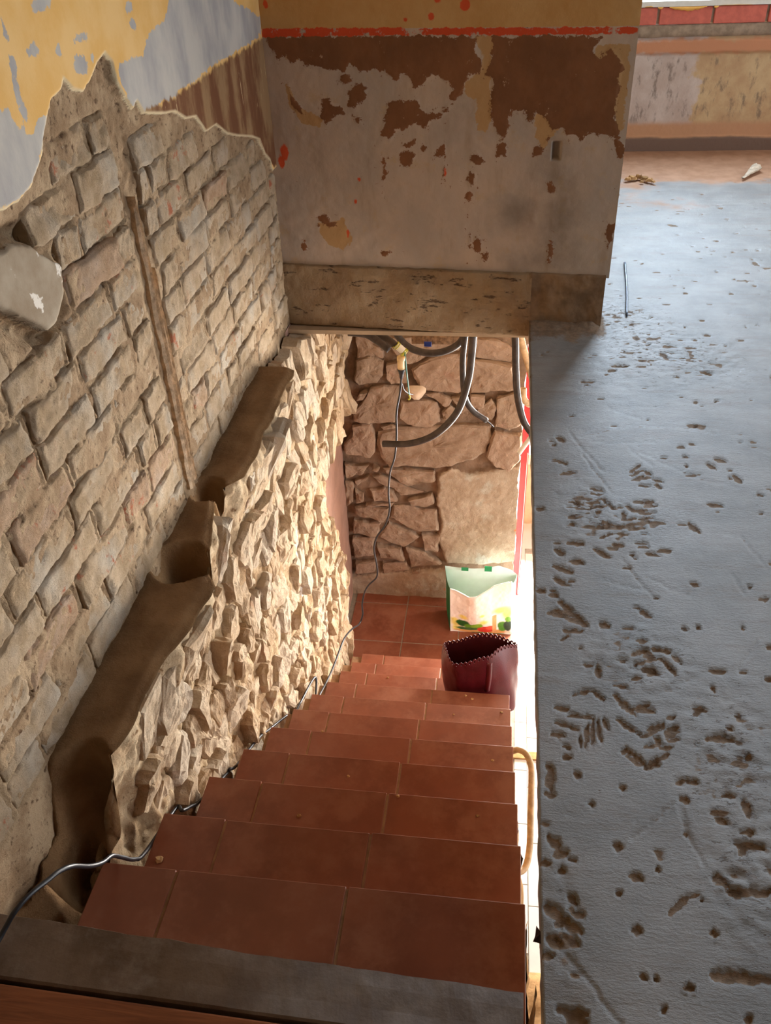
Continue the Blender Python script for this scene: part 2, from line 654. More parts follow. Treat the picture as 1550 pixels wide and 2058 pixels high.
def make_kerb():
    m = Mat('worn_concrete_kerb')
    col = m.mix(m.stp(m.noise(9, 6, .65), .35, .65), C(112, 94, 80), C(84, 66, 52))
    col = m.mix(m.mth('MULTIPLY', m.stp(m.noise(12, 7, .7), .48, .72), .5), col, C(140, 130, 122))
    sheen_x = m.stp(m.mth('MULTIPLY_ADD', m.mth('SUBTRACT', m.noise(6, 6), .5), .5, m.attr('sheen_x')), -.55, -.05)
    col = m.mix(m.mth('MULTIPLY', sheen_x, .75), col, m.mix(m.stp(m.noise(14, 6), .3, .7), C(118, 114, 114), C(150, 146, 144)))  # grey reflection painted into the colour towards the right end
    m.bump(m.noise(40, 6), .4, .005)
    return m.done(col, m.mth('MULTIPLY_ADD', m.noise(7, 4), .3, .30), .5)


def make_board():
    m = Mat('brown_floorboard')
    w = m.noise(14, 6, .6, (.5, 7, 1), .6)
    col = m.mix(m.stp(w, .3, .7), C(116, 66, 40), C(150, 92, 58))
    m.bump(w, .2, .003)
    return m.done(col, .5, .35)


def make_far_wall():
    m = Mat('far_wall_mouldy_plaster')
    lil = m.mix(m.stp(m.noise(7, 5), .3, .7), C(206, 190, 180), C(188, 168, 156))
    tan = m.mix(m.stp(m.noise(7, 5), .3, .7), C(206, 178, 138), C(186, 152, 116))
    col = m.mix(m.stp(m.mth('ADD', m.attr('wx'), m.mth('MULTIPLY', m.mth('SUBTRACT', m.noise(6, 5), .5), .35)), 1.07, 1.11), lil, tan)
    mould = m.stp(m.noise(20, 7, .7, (1, 1, .35)), .52, .66)
    col = m.mix(m.mth('MULTIPLY', mould, m.mth('MULTIPLY', m.attr('mid'), .7)), col, C(112, 98, 88))
    col = m.mix(m.inside('lip', .08, 14, .015), col, C(196, 138, 104))
    col = m.mix(m.inside('base', .04, 14, .02), col, C(192, 146, 112))
    col = m.mix(m.inside('skirt', .01, 20, .006), col, C(120, 98, 86))
    m.bump(m.noise(40, 6), .4, .006)
    return m.done(col, .9, .1)


def make_print():
    m = Mat('printed_bag_front')
    return m.done(m.attr('print', True), .4, .4)


M_KERB, M_BOARD, M_FARW, M_PRINT = make_kerb(), make_board(), make_far_wall(), make_print()


# ------------------------------------------------------------------ setting: brick wall on the left
LX = -0.862
FLOOR_Z = -2.28


def lw(pts, X=LX):
    return [(lambda p: (p[1], p[2]))(onx(x, y, X)) for x, y in pts]


def zz(pts, ox, oy, s):
    return [(ox + a / s, oy + b / s) for a, b in pts]


PLASTER_EDGE = [(-60, 455), (0, 425), (20, 418), (45, 398), (62, 372), (78, 325), (86, 270), (92, 235), (100, 205), (120, 185), (124, 160), (134, 170),
                (145, 182), (165, 187), (178, 168), (192, 130), (208, 108), (222, 125), (232, 165), (246, 192), (264, 222), (272, 205),
                (288, 230), (330, 230), (350, 226), (372, 240), (392, 236), (412, 266), (432, 252), (455, 270), (475, 274), (505, 276), (520, 282), (530, 310), (540, 322), (546, 345)]
pe = lw(PLASTER_EDGE)
PLASTER = [(-2.0, pe[0][1] + .02)] + pe + [(3.6, pe[-1][1]), (3.6, 3.2), (-2.0, 3.2)]
PATCH = lw([(-60, 520), (0, 505), (20, 488), (60, 490), (85, 512), (122, 530), (128, 590), (112, 650), (95, 668), (60, 650), (20, 632), (-50, 600)])
GRAYS = [lw([(335, -40), (335, 10), (320, 50), (300, 60), (290, 85), (285, 115), (235, 125), (232, 145), (245, 175), (262, 215), (285, 228), (350, 190), (400, 152), (440, 122),
             (500, 87), (522, 70), (522, 35), (500, 22), (470, 5), (440, -40)]),
         lw([(-80, 215), (0, 220), (10, 215), (18, 240), (35, 262), (40, 240), (45, 270), (60, 262), (80, 232), (98, 222), (90, 250), (72, 340), (40, 395), (0, 420), (-80, 450)])]
SPOTS = [(60, 100, 12, 16), (112, 100, 5, 16), (157, 75, 13, 12), (158, 130, 14, 26), (150, 115, 8, 10), (255, 15, 9, 16), (262, 50, 5, 16), (75, 8, 20, 18), (18, 130, 7, 26),
         (3, 60, 5, 30), (30, 190, 7, 40), (40, 225, 6, 30), (180, 115, 5, 14)]
BROWN_L = lw([(285, 226), (350, 192), (400, 158), (440, 128), (500, 92), (524, 74), (560, 120), (560, 340), (540, 330), (520, 290), (470, 280), (400, 262), (330, 236)])

def field(poly, y, z):
    return float(sd_poly(np.array([y]), np.array([z]), poly)[0])


BRICKS = []
for k in range(15):
    z0 = .006 + .0795 * k
    y = .50 + (.135 if k % 2 else 0) + random.uniform(-.02, .02)
    while y < 3.20:
        L = random.uniform(.225, .275)
        if random.random() < .12:
            L = random.uniform(.11, .15)
        a, b = y + .006, min(y + L - .006, 3.235)
        y += L + .006
        for (a, b) in ([(a, b)] if (b < 1.905 or a > 2.005) else [(a, min(b, 1.902)), (max(a, 2.008), b)]):
            if b - a < .045:
                continue
            zt = z0 + .072
            # cut the bricks where the plaster still hangs
            while b - a > .05 and max(field(PLASTER, a, zt) < .006, field(PATCH, a, z0 + .034) < .012):
                a += .02
            while b - a > .05 and max(field(PLASTER, b, zt) < .006, field(PATCH, b, z0 + .034) < .012):
                b -= .02
            mid = min(field(PLASTER, (a + b) / 2, zt), field(PLASTER, (a + b) / 2, z0 + .03), field(PATCH, (a + b) / 2, z0 + .03))
            if b - a < .05 or mid < .006:
                continue
            BRICKS.append((a, b, z0 + random.uniform(-.003, .003), zt + random.uniform(-.004, .003)))

ys = np.concatenate([np.linspace(-1.6, .6, 12)[:-1], np.linspace(.6, 3.40, 450)])
zs = np.concatenate([np.linspace(-.5, -.05, 12)[:-1], np.linspace(-.05, 1.30, 270), np.linspace(1.30, 2.7, 12)[1:]])
YY, ZZ = np.meshgrid(ys, zs)
PP = np.stack([np.full_like(YY, LX), YY, ZZ], -1)
sdp = sd_poly(YY, ZZ, PLASTER)
sdp_j = sdp + .006 * fbm(PP, 40, 4, 3)
sdpat = sd_poly(YY, ZZ, PATCH) + .004 * fbm(PP, 40, 3, 4)
gray = np.minimum(sd_poly(YY, ZZ, GRAYS[0]), sd_poly(YY, ZZ, GRAYS[1]))
spots = np.full_like(YY, 9.0)
for (px, py, rx, ry) in SPOTS:
    c0 = onx(px, py, LX)
    cu = onx(px + rx, py, LX)
    cv = onx(px, py + ry, LX)
    spots = np.minimum(spots, sd_ell(YY, ZZ, c0[1], c0[2], abs(cu[1] - c0[1]), max(.004, .7 * np.hypot(cv[1] - c0[1], cv[2] - c0[2]))))
browm = sd_poly(YY, ZZ, BROWN_L)
mudn = fbm(PP, 14, 5, 11) * .006 + fbm(PP, 55, 3, 12) * .004 + ridge(PP, 5, 3, 5) * .004
dep = -.0115 + mudn
groove = np.full_like(YY, 9.0)
wy, wz = YY + .007 * fbm(PP, 18, 3, 17), ZZ + .007 * fbm(PP, 18, 3, 18)
for (a, b, c, d) in BRICKS:
    qy, qz = np.maximum(a - wy, wy - b), np.maximum(c - wz, wz - d)
    dd = np.where((qy > 0) & (qz > 0), np.hypot(qy, qz), np.maximum(qy, qz))
    groove = np.minimum(groove, np.abs(dd))
gfill = sstep(-.25, .35, fbm(PP, 13, 4, 19))
dep = dep - .015 * sstep(.0065, .0015, groove) * (.12 + .88 * gfill)
pk = sstep(.004, -.004, sdp_j)
dep = dep * (1 - pk) + (.006 + .003 * fbm(PP, 3, 3, 21)) * pk
pk2 = sstep(.004, -.006, sdpat)
dep = dep * (1 - pk2) + .004 * pk2
# dark hollow around the grey patch
hol = np.exp(-(np.abs(sdpat - .016) / .02) ** 2) * sstep(1.62, 1.45, YY) * (sdpat > 0)
dep -= .045 * hol * (.6 + .5 * fbm(PP, 25, 3, 33))
# the vertical chase
chase = sstep(.055, .035, np.abs(YY - (1.955 + .012 * fbm(PP, 6, 2, 8)))) * sstep(.02, -.0, sdp_j * 0 + np.where(sdp > .0, 0, 1) - .01 + .02)
chase = np.where(sdp > .004, sstep(.055, .035, np.abs(YY - 1.955)), 0)
dep -= chase * (.006 - .006 * fbm(PP, 40, 3, 9))
P = PP.copy()
P[..., 0] += dep
wall_left = struct(grid('wall_left', P, M_LEFT, attrs=dict(plaster=sdp, patch=sdpat, gray=gray, spots=spots, brown=browm)))


TEX = bpy.data.textures.new('crumble', 'CLOUDS')
TEX.noise_scale = .035
TEX.noise_depth = 4
TEX2 = bpy.data.textures.new('crumble_large', 'CLOUDS')
TEX2.noise_scale = .07
TEX2.noise_depth = 5
TEX3 = bpy.data.textures.new('crumble_fine', 'CLOUDS')
TEX3.noise_scale = .022
TEX3.noise_depth = 4


def crumble(o, lev, k, tex):
    m_ = o.modifiers.new('subdivide', 'SUBSURF')
    m_.subdivision_type = 'SIMPLE'
    m_.levels = m_.render_levels = lev
    m_ = o.modifiers.new('crumble', 'DISPLACE')
    m_.texture = tex
    m_.texture_coords = 'GLOBAL'
    m_.strength = k
    m_.mid_level = .5


def brick_mesh(y0, y1, z0, z1, seed):
    nx, nz = 8, 5
    rg = np.random.default_rng(seed)
    u = np.array([0, .035, .2, .4, .6, .8, .965, 1.0])
    v = np.array([0, .09, .5, .91, 1.0])
    U, V = np.meshgrid(u, v)
    tilt = rg.normal(0, .003, 2)
    Y = y0 + (y1 - y0) * U
    Z = z0 + (z1 - z0) * V
    S = np.stack([np.zeros_like(Y), Y, Z], -1)
    n = fbm(S, 14, 3, 40 + seed % 5)
    edge = np.minimum(np.minimum(U, 1 - U) * (y1 - y0), np.minimum(V, 1 - V) * (z1 - z0))
    X = LX - .006 + .0045 * n + tilt[0] * (U - .5) * 2 + tilt[1] * (V - .5) * 2 - .006 * (edge < 1e-6) + rg.normal(0, .002)
    Yj = Y + .007 * fbm(S, 30, 2, 71)
    Zj = Z + .009 * fbm(S, 26, 2, 91) + .004 * fbm(S, 5, 2, 92)
    front = np.stack([X, Yj, Zj], -1).reshape(-1, 3)
    border = [j for j in range(nx)] + [nx - 1 + nx * i for i in range(1, nz)] + [nx * (nz - 1) + j for j in range(nx - 2, -1, -1)] + [nx * i for i in range(nz - 2, 0, -1)]
    cy, cz = (y0 + y1) / 2, (z0 + z1) / 2
    back = front[border].copy()
    back[:, 0] = LX - .04
    F = [(i * nx + j, i * nx + j + 1, (i + 1) * nx + j + 1, (i + 1) * nx + j) for i in range(nz - 1) for j in range(nx - 1)]
    nb, o = len(border), nx * nz
    for k in range(nb):
        k2 = (k + 1) % nb
        F.append((border[k2], border[k], o + k, o + k2))
    return np.vstack([front, back]), F


for nb, (a, b, c, d) in enumerate(BRICKS):
    v, f = brick_mesh(a, b, c, d, nb)
    crumble(mesh_obj('brick', v, f, M_BRICK, wall_left, smooth=True), 2, .013, TEX3)

# two split wooden laths standing in the chase
for (yc, za, zb, wd, sh) in ((1.944, .02, .84, .011, .008), (1.972, .03, .66, .007, .007)):
    n = 60
    z = np.linspace(za, zb, n)
    ctr = yc + .006 * fbm(np.stack([z, z * 0, z * 0 + yc], -1), 4, 3, 60)
    wv = wd * (1 + .5 * fbm(np.stack([z, z * 0 + 3, z * 0 + yc], -1), 9, 3, 61)) * sstep(zb + .03, zb - .1, z)
    sec = [(-1, -.03), (-1, 0), (-.35, .008), (.1, .002), (.5, .010), (1, .001), (1, -.03)]
    P = np.zeros((n, len(sec), 3))
    for j, (s, d) in enumerate(sec):
        P[:, j, 0] = LX - .012 + sh + d + .004 * fbm(np.stack([z, z * 0 + s, z * 0 + yc], -1), 30, 2, 62)
        P[:, j, 1] = ctr + wv * s
        P[:, j, 2] = z
    grid('wooden_lath', P, M_LATH, wall_left, smooth=False)

# ------------------------------------------------------------------ setting: partition wall over the stair
xs = np.linspace(PXL - .03, PXR, 300)
zs = np.concatenate([np.linspace(.19, 1.20, 240), np.linspace(1.2, 2.7, 10)[1:]])
XX, ZZ = np.meshgrid(xs, zs)
PP = np.stack([XX, part_y(XX), ZZ], -1)


def pw(pts):
    return [(lambda p: (p[0], p[2]))(onpart(x, y)) for x, y in pts]


BROWNS = [
    [(533, 72), (540, 92), (558, 116), (570, 112), (590, 128), (600, 118), (612, 128), (625, 135), (650, 140), (690, 146), (702, 124), (716, 138), (724, 145), (740, 140), (770, 140), (786, 150),
     (798, 164), (806, 148), (820, 148), (830, 168), (830, 178), (850, 172), (856, 156), (880, 152), (898, 165), (911, 182), (905, 195), (912, 203), (926, 188), (938, 158), (952, 148), (966, 146),
     (972, 120), (955, 100), (968, 72)],
    [(992, 72), (986, 120), (975, 150), (990, 158), (988, 200), (985, 235), (998, 270), (1010, 280), (1022, 262), (1020, 240), (1030, 222), (1048, 225), (1058, 240), (1072, 242), (1078, 228),
     (1088, 228), (1098, 240), (1110, 262), (1098, 290), (1075, 300), (1072, 312), (1088, 310), (1096, 285), (1112, 262), (1130, 258), (1140, 272), (1158, 268), (1172, 284), (1180, 265), (1200, 272),
     (1245, 278), (1236, 240), (1240, 190), (1252, 130), (1240, 108), (1226, 96), (1205, 118), (1194, 100), (1212, 75)],
    [(772, 232), (780, 208), (805, 202), (840, 200), (845, 218), (856, 226), (880, 230), (900, 212), (908, 214), (890, 235), (868, 242), (856, 256), (835, 250), (812, 258), (794, 264), (786, 285),
     (768, 276), (764, 262), (770, 250)],
    [(700, 182), (712, 170), (730, 168), (738, 176), (734, 196), (722, 205), (714, 216), (700, 212), (704, 196)],
    [(644, 194), (662, 196), (668, 208), (684, 215), (690, 228), (668, 238), (655, 252), (640, 236), (650, 222)],
    [(686, 150), (700, 152), (708, 166), (694, 170), (684, 162)],
    [(578, 165), (590, 200), (605, 215), (612, 232), (600, 225), (585, 205)],
    [(805, 282), (820, 290), (836, 276), (836, 284), (822, 296), (808, 296)],
    [(803, 308), (820, 304), (834, 312), (828, 328), (812, 336), (802, 322)],
    [(882, 300), (894, 290), (896, 305), (884, 316), (868, 315)],
    [(848, 294), (858, 292), (860, 300), (850, 302)],
    [(946, 312), (958, 300), (966, 312), (972, 322), (958, 330), (946, 322)],
    [(1000, 290), (1018, 290), (1018, 315), (1000, 312)],
    [(944, 345), (956, 350), (958, 372), (944, 378), (938, 362)],
    [(710, 232), (722, 236), (730, 252), (716, 250)],
    [(1214, 470), (1226, 452), (1240, 450), (1232, 480), (1222, 500)],
    [(1236, 278), (1256, 290), (1258, 320), (1244, 320)],
]
brown = np.full_like(XX, 9.0)
for b in BROWNS:
    brown = np.minimum(brown, sd_poly(XX, ZZ, pw(b)))
for (a, b, c, d) in [(652, 440, 12, 8), (668, 452, 9, 6), (640, 454, 4, 4), (960, 488, 7, 14), (976, 512, 6, 8), (945, 480, 3, 10), (775, 510, 8, 6), (612, 495, 5, 8), (1105, 505, 5, 18), (1108, 380, 6, 8),
                     (943, 392, 4, 8), (772, 338, 2, 8), (770, 358, 3, 4), (892, 345, 2, 10)]:
    p0, p1, p2 = onpart(a, b), onpart(a + c, b), onpart(a, b + d)
    brown = np.minimum(brown, sd_ell(XX, ZZ, p0[0], p0[2], abs(p1[0] - p0[0]), abs(p2[2] - p0[2])))
tan = np.full_like(XX, 9.0)
for b in ([(955, 72), (992, 72), (985, 150), (990, 235), (975, 262), (960, 262), (956, 200), (935, 190), (935, 165), (958, 148), (972, 120)],
          [(575, 170), (600, 215), (650, 240), (640, 255), (610, 248), (585, 215)], [(640, 450), (690, 440), (708, 480), (690, 505), (660, 490), (645, 470)],
          [(1076, 225), (1095, 228), (1110, 240), (1130, 232), (1128, 255), (1115, 270), (1105, 280), (1090, 300), (1078, 275)],
          [(1200, 90), (1265, 90), (1262, 160), (1250, 260), (1235, 270), (1236, 190), (1215, 130), (1195, 118)], [(570, 90), (600, 95), (600, 120), (575, 118)]):
    tan = np.minimum(tan, sd_poly(XX, ZZ, pw(b)))
yellow = sd_poly(XX, ZZ, pw([(480, -20), (520, 58), (900, 56), (1290, 52), (1310, -20)]) + [(1, 4), (-2, 4)])
orange = sd_poly(XX, ZZ, pw([(528, 58), (700, 56), (900, 56), (1290, 54), (1290, 68), (1000, 70), (800, 71), (600, 73), (526, 75)]))
redm = np.full_like(XX, 9.0)
for (a, b, c, d) in [(572, 305, 8, 16), (566, 325, 6, 14), (866, 33, 6, 8), (935, 10, 10, 12), (880, 0, 6, 6), (815, 40, 3, 4), (722, 360, 3, 4), (715, 405, 3, 5), (895, 345, 2, 10), (534, 8, 4, 8), (700, 470, 3, 8)]:
    p0, p1, p2 = onpart(a, b), onpart(a + c, b), onpart(a, b + d)
    redm = np.minimum(redm, sd_ell(XX, ZZ, p0[0], p0[2], abs(p1[0] - p0[0]), abs(p2[2] - p0[2])))
grime = np.full_like(XX, 9.0)
for (a, b, c, d) in [(1125, 440, 30, 70), (1110, 350, 12, 30), (1080, 525, 25, 12), (1040, 430, 30, 30)]:
    p0, p1, p2 = onpart(a, b), onpart(a + c, b), onpart(a, b + d)
    grime = np.minimum(grime, sd_ell(XX, ZZ, p0[0], p0[2], abs(p1[0] - p0[0]), abs(p2[2] - p0[2])))
h0 = onpart(1118, 303)
hole = np.maximum(np.abs(XX - h0[0]) - .012, np.abs(ZZ - h0[2]) - .028)
P = PP.copy()
dep = .004 * fbm(PP, 3, 4, 51) + .0012 * fbm(PP, 40, 3, 52) + .0012 * sstep(.002, -.002, brown)
botn = onpart(585, 552)[2]
P[..., 2] += (ZZ < .195) * (.008 * fbm(PP * np.array([1, 1, 0]), 9, 3, 53))
dep -= .028 * sstep(.004, -.004, hole)
P[..., 1] -= dep
wall_part = struct(grid('wall_partition', P, M_PART, attrs=dict(brown=brown, tan=tan, yellow=yellow, orange=orange, redmark=redm, grime=grime)))
e = .14
v = [(PXR, part_y(PXR), .19), (PXR, part_y(PXR) + e, .19), (PXR, part_y(PXR) + e, 2.7), (PXR, part_y(PXR), 2.7),
     (PXL - .05, part_y(PXL) + e, .19), (PXL - .05, part_y(PXL) + e, 2.7), (PXL - .05, part_y(PXL), .19)]
mesh_obj('plaster_end', v, [(0, 1, 2, 3), (1, 4, 5, 2), (0, 6, 4, 1)], simple('lit_plaster_edge', C(214, 204, 190), .85, .1, .1, 10, .3, 60), wall_part)  # plaster coloured whiter here for the light striking the end face

# rough cast beam below it
def beam(name, x0, x1, zb, n):
    xs = np.linspace(x0, x1, n)
    prof = [(.02, .205)] + [(-.012, z) for z in np.linspace(.2, zb, 34)] + [(.0, zb - .004), (.06, zb - .004), (.15, zb)]
    P = np.zeros((len(prof), n, 3))
    for i, (dy, z) in enumerate(prof):
        P[i, :, 0] = xs
        P[i, :, 1] = part_y(xs) + dy
        P[i, :, 2] = z
    nn = fbm(P, 9, 5, 77)
    if x0 > 0:
        nn = nn + .6 * fbm(P, 16, 4, 76)
    P[..., 1] -= .010 * nn + .006 * (ridge(P, 10, 3, 78, (.4, 1, 1.5)) - .5)
    P[1:, :, 2] += (.004 * fbm(P, 30, 3, 79))[1:]
    P[0, :, 2] += .0
    return grid(name, P, M_FOOT if x0 > 0 else M_BEAM, wall_part)


beam('concrete_beam', PXL - .03, .112, -.052, 200)
beam('concrete_beam_foot', .105, PXR - .012, -.03, 70)
o = bpy.data.objects['concrete_beam_foot']
v = [(PXR - .012, part_y(PXR) - .01, -.03), (PXR - .012, part_y(PXR) + .14, -.03), (PXR - .012, part_y(PXR) + .14, .2), (PXR - .012, part_y(PXR) - .01, .2)]
mesh_obj('beam_end', v, [(0, 1, 2, 3)], M_BEAM, wall_part)

# ------------------------------------------------------------------ setting: the concrete floor with its footprints
SX = .1115
ZA, ZB = (1060, 600, 2.941), (1060, 1250, 2.547)
BARS = []   # (frame, pixels of the photo zoom, half width, depth)


def bars(fr, lst, w, d):
    for pl in lst:
        q = [onz(fr[0] + a / fr[2], fr[1] + b / fr[2], 0)[:2] for a, b in pl]
        for i in range(len(q) - 1):
            BARS.append((q[i], q[i + 1], w * 1.0 if w < .0047 else max(w * .80, .0045), d * .6))


WS = .66
bars(ZA, [[(605, 1020), (670, 985)], [(605, 1042), (685, 1015)], [(620, 1070), (690, 1042)], [(695, 1020), (738, 1040)], [(680, 1062), (735, 1050)], [(670, 1100), (730, 1112)], [(745, 1068), (800, 1085)],
          [(750, 1092), (795, 1122)], [(580, 1222), (625, 1262), (700, 1245)], [(680, 1207), (760, 1197)], [(690, 1226), (765, 1222)], [(650, 1275), (760, 1264)], [(558, 1265), (582, 1308), (640, 1295)],
          [(655, 1302), (745, 1290)], [(590, 1336), (720, 1320)], [(600, 1360), (690, 1350)], [(680, 1386), (715, 1392)], [(330, 1207), (430, 1210)], [(380, 1150), (450, 1162)], [(230, 1230), (350, 1246)],
          [(250, 1196), (310, 1220)], [(390, 1190), (460, 1190)], [(400, 1350), (480, 1346)], [(430, 1320), (520, 1335)], [(440, 1405), (520, 1386)], [(520, 1390), (610, 1390)], [(530, 1340), (600, 1345)],
          [(640, 1440), (700, 1445)], [(660, 1470), (720, 1476)], [(710, 1505), (775, 1525)], [(440, 1180), (510, 1240)], [(360, 1245), (470, 1225)], [(380, 1120), (440, 1135)]], .0075, .007)
bars(ZA, [[(165, 815), (220, 850)], [(150, 955), (235, 975)], [(190, 1040), (270, 1030)], [(240, 1440), (325, 1452)], [(510, 1450), (560, 1462)], [(165, 1580), (255, 1612)], [(130, 1860), (240, 1850)],
          [(230, 1880), (340, 1930)], [(190, 1790), (310, 1900)], [(420, 1920), (470, 1942)], [(60, 1232), (90, 1245)], [(55, 1722), (95, 1730)], [(960, 1330), (1010, 1380)], [(1070, 980), (1120, 1010)],
          [(1120, 952), (1180, 966)], [(1230, 1050), (1270, 1085)], [(1070, 1216), (1150, 1226)], [(500, 395), (580, 400)], [(320, 490), (390, 492)], [(930, 290), (1000, 296)], [(1020, 430), (1090, 446)],
          [(220, 1960), (320, 1960)], [(470, 425), (520, 420)], [(170, 1480), (210, 1510)], [(400, 1480), (490, 1530)], [(260, 1550), (330, 1560)], [(160, 1650), (240, 1690)], [(670, 1850), (720, 1880)],
          [(790, 320), (830, 350)], [(970, 1690), (1020, 1700)], [(660, 2020), (700, 2030)], [(140, 1740), (170, 1760)]], .011, .007)
bars(ZA, [[(470, 645), (680, 715)], [(310, 820), (600, 755), (900, 765), (1120, 800)], [(250, 790), (330, 890), (450, 1020)], [(670, 910), (1000, 1060), (1240, 1110)], [(1170, 1395), (1260, 1400), (1420, 1590)],
          [(700, 1640), (830, 1710), (960, 1755), (1000, 1700)], [(440, 1660), (700, 1720)], [(1200, 1620), (1290, 1750)], [(330, 920), (500, 1160)], [(540, 1200), (590, 1230)], [(600, 480), (720, 495), (930, 515)],
          [(380, 840), (480, 860), (740, 850)], [(590, 880), (740, 990)], [(270, 445), (470, 425)], [(1150, 390), (1360, 430)], [(560, 1540), (690, 1700), (740, 1760)]], .0045, .003)
bars(ZB, [[(545, 160), (612, 150)], [(540, 212), (612, 200)], [(578, 112), (602, 108)], [(622, 202), (680, 186), (705, 210), (752, 270)], [(610, 246), (682, 260)], [(750, 170), (790, 210)], [(640, 140), (740, 150)],
          [(450, 380), (540, 440), (650, 460)], [(480, 420), (560, 470)], [(470, 500), (590, 590), (690, 540)], [(620, 550), (690, 520)], [(720, 490), (762, 480)], [(720, 546), (780, 530)], [(730, 602), (770, 590)],
          [(600, 640), (690, 622)], [(520, 660), (620, 728), (730, 672)], [(510, 690), (600, 740)], [(690, 650), (740, 640)], [(540, 300), (592, 290)], [(560, 440), (620, 430)], [(140, 436), (205, 446)],
          [(200, 470), (320, 482)], [(150, 516), (260, 545)], [(130, 576), (190, 590)], [(220, 380), (320, 355), (390, 392)], [(265, 590), (280, 640)], [(330, 490), (335, 630)], [(362, 500), (372, 600)],
          [(300, 520), (305, 640)], [(400, 500), (410, 540)], [(195, 640), (220, 642)], [(450, 330), (520, 340)], [(190, 690), (230, 690)]], .0065, .007)
bars(ZB, [[(352, 230), (375, 265)], [(105, 1105), (165, 1150)], [(140, 1190), (210, 1190)], [(165, 1266), (190, 1270)], [(80, 1242), (108, 1240)], [(200, 1402), (250, 1440)], [(90, 1452), (180, 1540)],
          [(210, 1472), (280, 1500)], [(210, 1552), (280, 1590)], [(210, 1622), (270, 1660)], [(110, 1622), (170, 1650)], [(80, 1692), (130, 1700)], [(535, 1300), (585, 1325)], [(1040, 1380), (1140, 1392), (1230, 1380)],
          [(1080, 1142), (1200, 1160)], [(860, 440), (910, 450)], [(920, 602), (1040, 600)], [(960, 1300), (1020, 1350)], [(780, 900), (810, 910)], [(480, 850), (500, 855)], [(820, 800), (870, 815)],
          [(170, 1992), (300, 2040)], [(110, 740), (125, 850)], [(105, 870), (130, 880)], [(950, 1812), (1240, 1820)], [(1110, 920), (1150, 1000)], [(1000, 890), (1050, 900)], [(540, 1580), (580, 1590)],
          [(450, 1150), (480, 1160)], [(240, 1990), (300, 1990)]], .010, .007)
bars(ZB, [[(730, 1490), (870, 1390)]], .007, .005)
bars(ZB, [[(200, 1700), (480, 2050)], [(770, 930), (900, 1250)], [(1180, 100), (1070, 250)], [(540, 1110), (740, 930)], [(780, 820), (870, 862)]], .0045, .003)

rgp = np.random.default_rng(77)
for k in range(150):
    yk = .5 + 4.3 * rgp.random() ** 1.15
    xk_ = SX + .01 + rgp.random() * (np.interp(yk, [.4, 1, 2, 3, 6], [.50, .65, .86, 1.12, 1.75]) - SX)
    an = rgp.normal(0, .5)
    ln = rgp.uniform(.002, .020)
    BARS.append((np.array([xk_, yk]), np.array([xk_ + ln * math.cos(an), yk + ln * math.sin(an)]), rgp.uniform(.0048, .0066), .0045))
yv = np.concatenate([np.linspace(-1.6, .42, 8)[:-1], .42 + (5.80 - .42) * np.linspace(0, 1, 640) ** 1.55])
uu = np.linspace(0, 1, 230)
Xmax = np.interp(yv, [.4, 1, 2, 3, 6], [.50, .65, .86, 1.12, 1.75]) + .1
XX = SX + (Xmax[:, None] - SX) * uu[None, :]
tail = Xmax[:, None] + (3.2 - Xmax[:, None]) * np.array([.1, .3, .6, 1.0])[None, :]
XX = np.hstack([XX, tail])
YY = np.repeat(yv[:, None], XX.shape[1], 1)
PP = np.stack([XX, YY, np.zeros_like(XX)], -1)
marks = np.zeros_like(XX)
scr = np.zeros_like(XX)
WX = XX + .0075 * fbm(PP, 28, 3, 301) + .004 * fbm(PP, 80, 2, 303)
WY = YY + .0075 * fbm(PP, 28, 3, 302) + .004 * fbm(PP, 80, 2, 304)
hgt = np.zeros_like(XX)
jit = fbm(PP, 70, 4, 90, gain=.65)
jit2 = fbm(PP, 24, 3, 91)
for (a, b, w, d) in BARS:
    lo = np.minimum(a, b) - .05
    hi = np.maximum(a, b) + .05
    r0, r1 = np.searchsorted(yv, [lo[1], hi[1]])
    if r1 <= r0:
        continue
    sl = slice(max(r0 - 1, 0), r1 + 1)
    e_ = b - a
    tq = np.clip(((WX[sl] - a[0]) * e_[0] + (WY[sl] - a[1]) * e_[1]) / (e_ @ e_ + 1e-9), 0, 1)
    thin = abs(w - .0045) < 1e-6 and d < .0025
    wt = w if thin else w * (.55 + .6 * np.sin(np.pi * (.08 + .84 * tq)))
    M_ = np.clip(1.0 - .5 * d_seg(WX[sl], WY[sl], a, b) / wt, 0, 1)
    if thin:
        scr[sl] = np.maximum(scr[sl], M_ * (.75 + .5 * jit2[sl]))
        hgt[sl] = np.minimum(hgt[sl], -.0018 * sstep(.3, .8, M_))
        continue
    Mj = M_ + .22 * jit[sl] + .16 * jit2[sl]
    k = sstep(.34, .62, Mj)
    marks[sl] = np.maximum(marks[sl], M_)
    hgt[sl] = np.minimum(hgt[sl], -d * k)
    rim = np.exp(-((Mj - .22) / .10) ** 2) * d * .55 * (M_ > .01)
    hgt[sl] = np.where(hgt[sl] > -1e-4, np.maximum(hgt[sl], rim), hgt[sl])
marks = marks + .10 * jit2 * (marks > .02)
mud = np.zeros_like(XX)
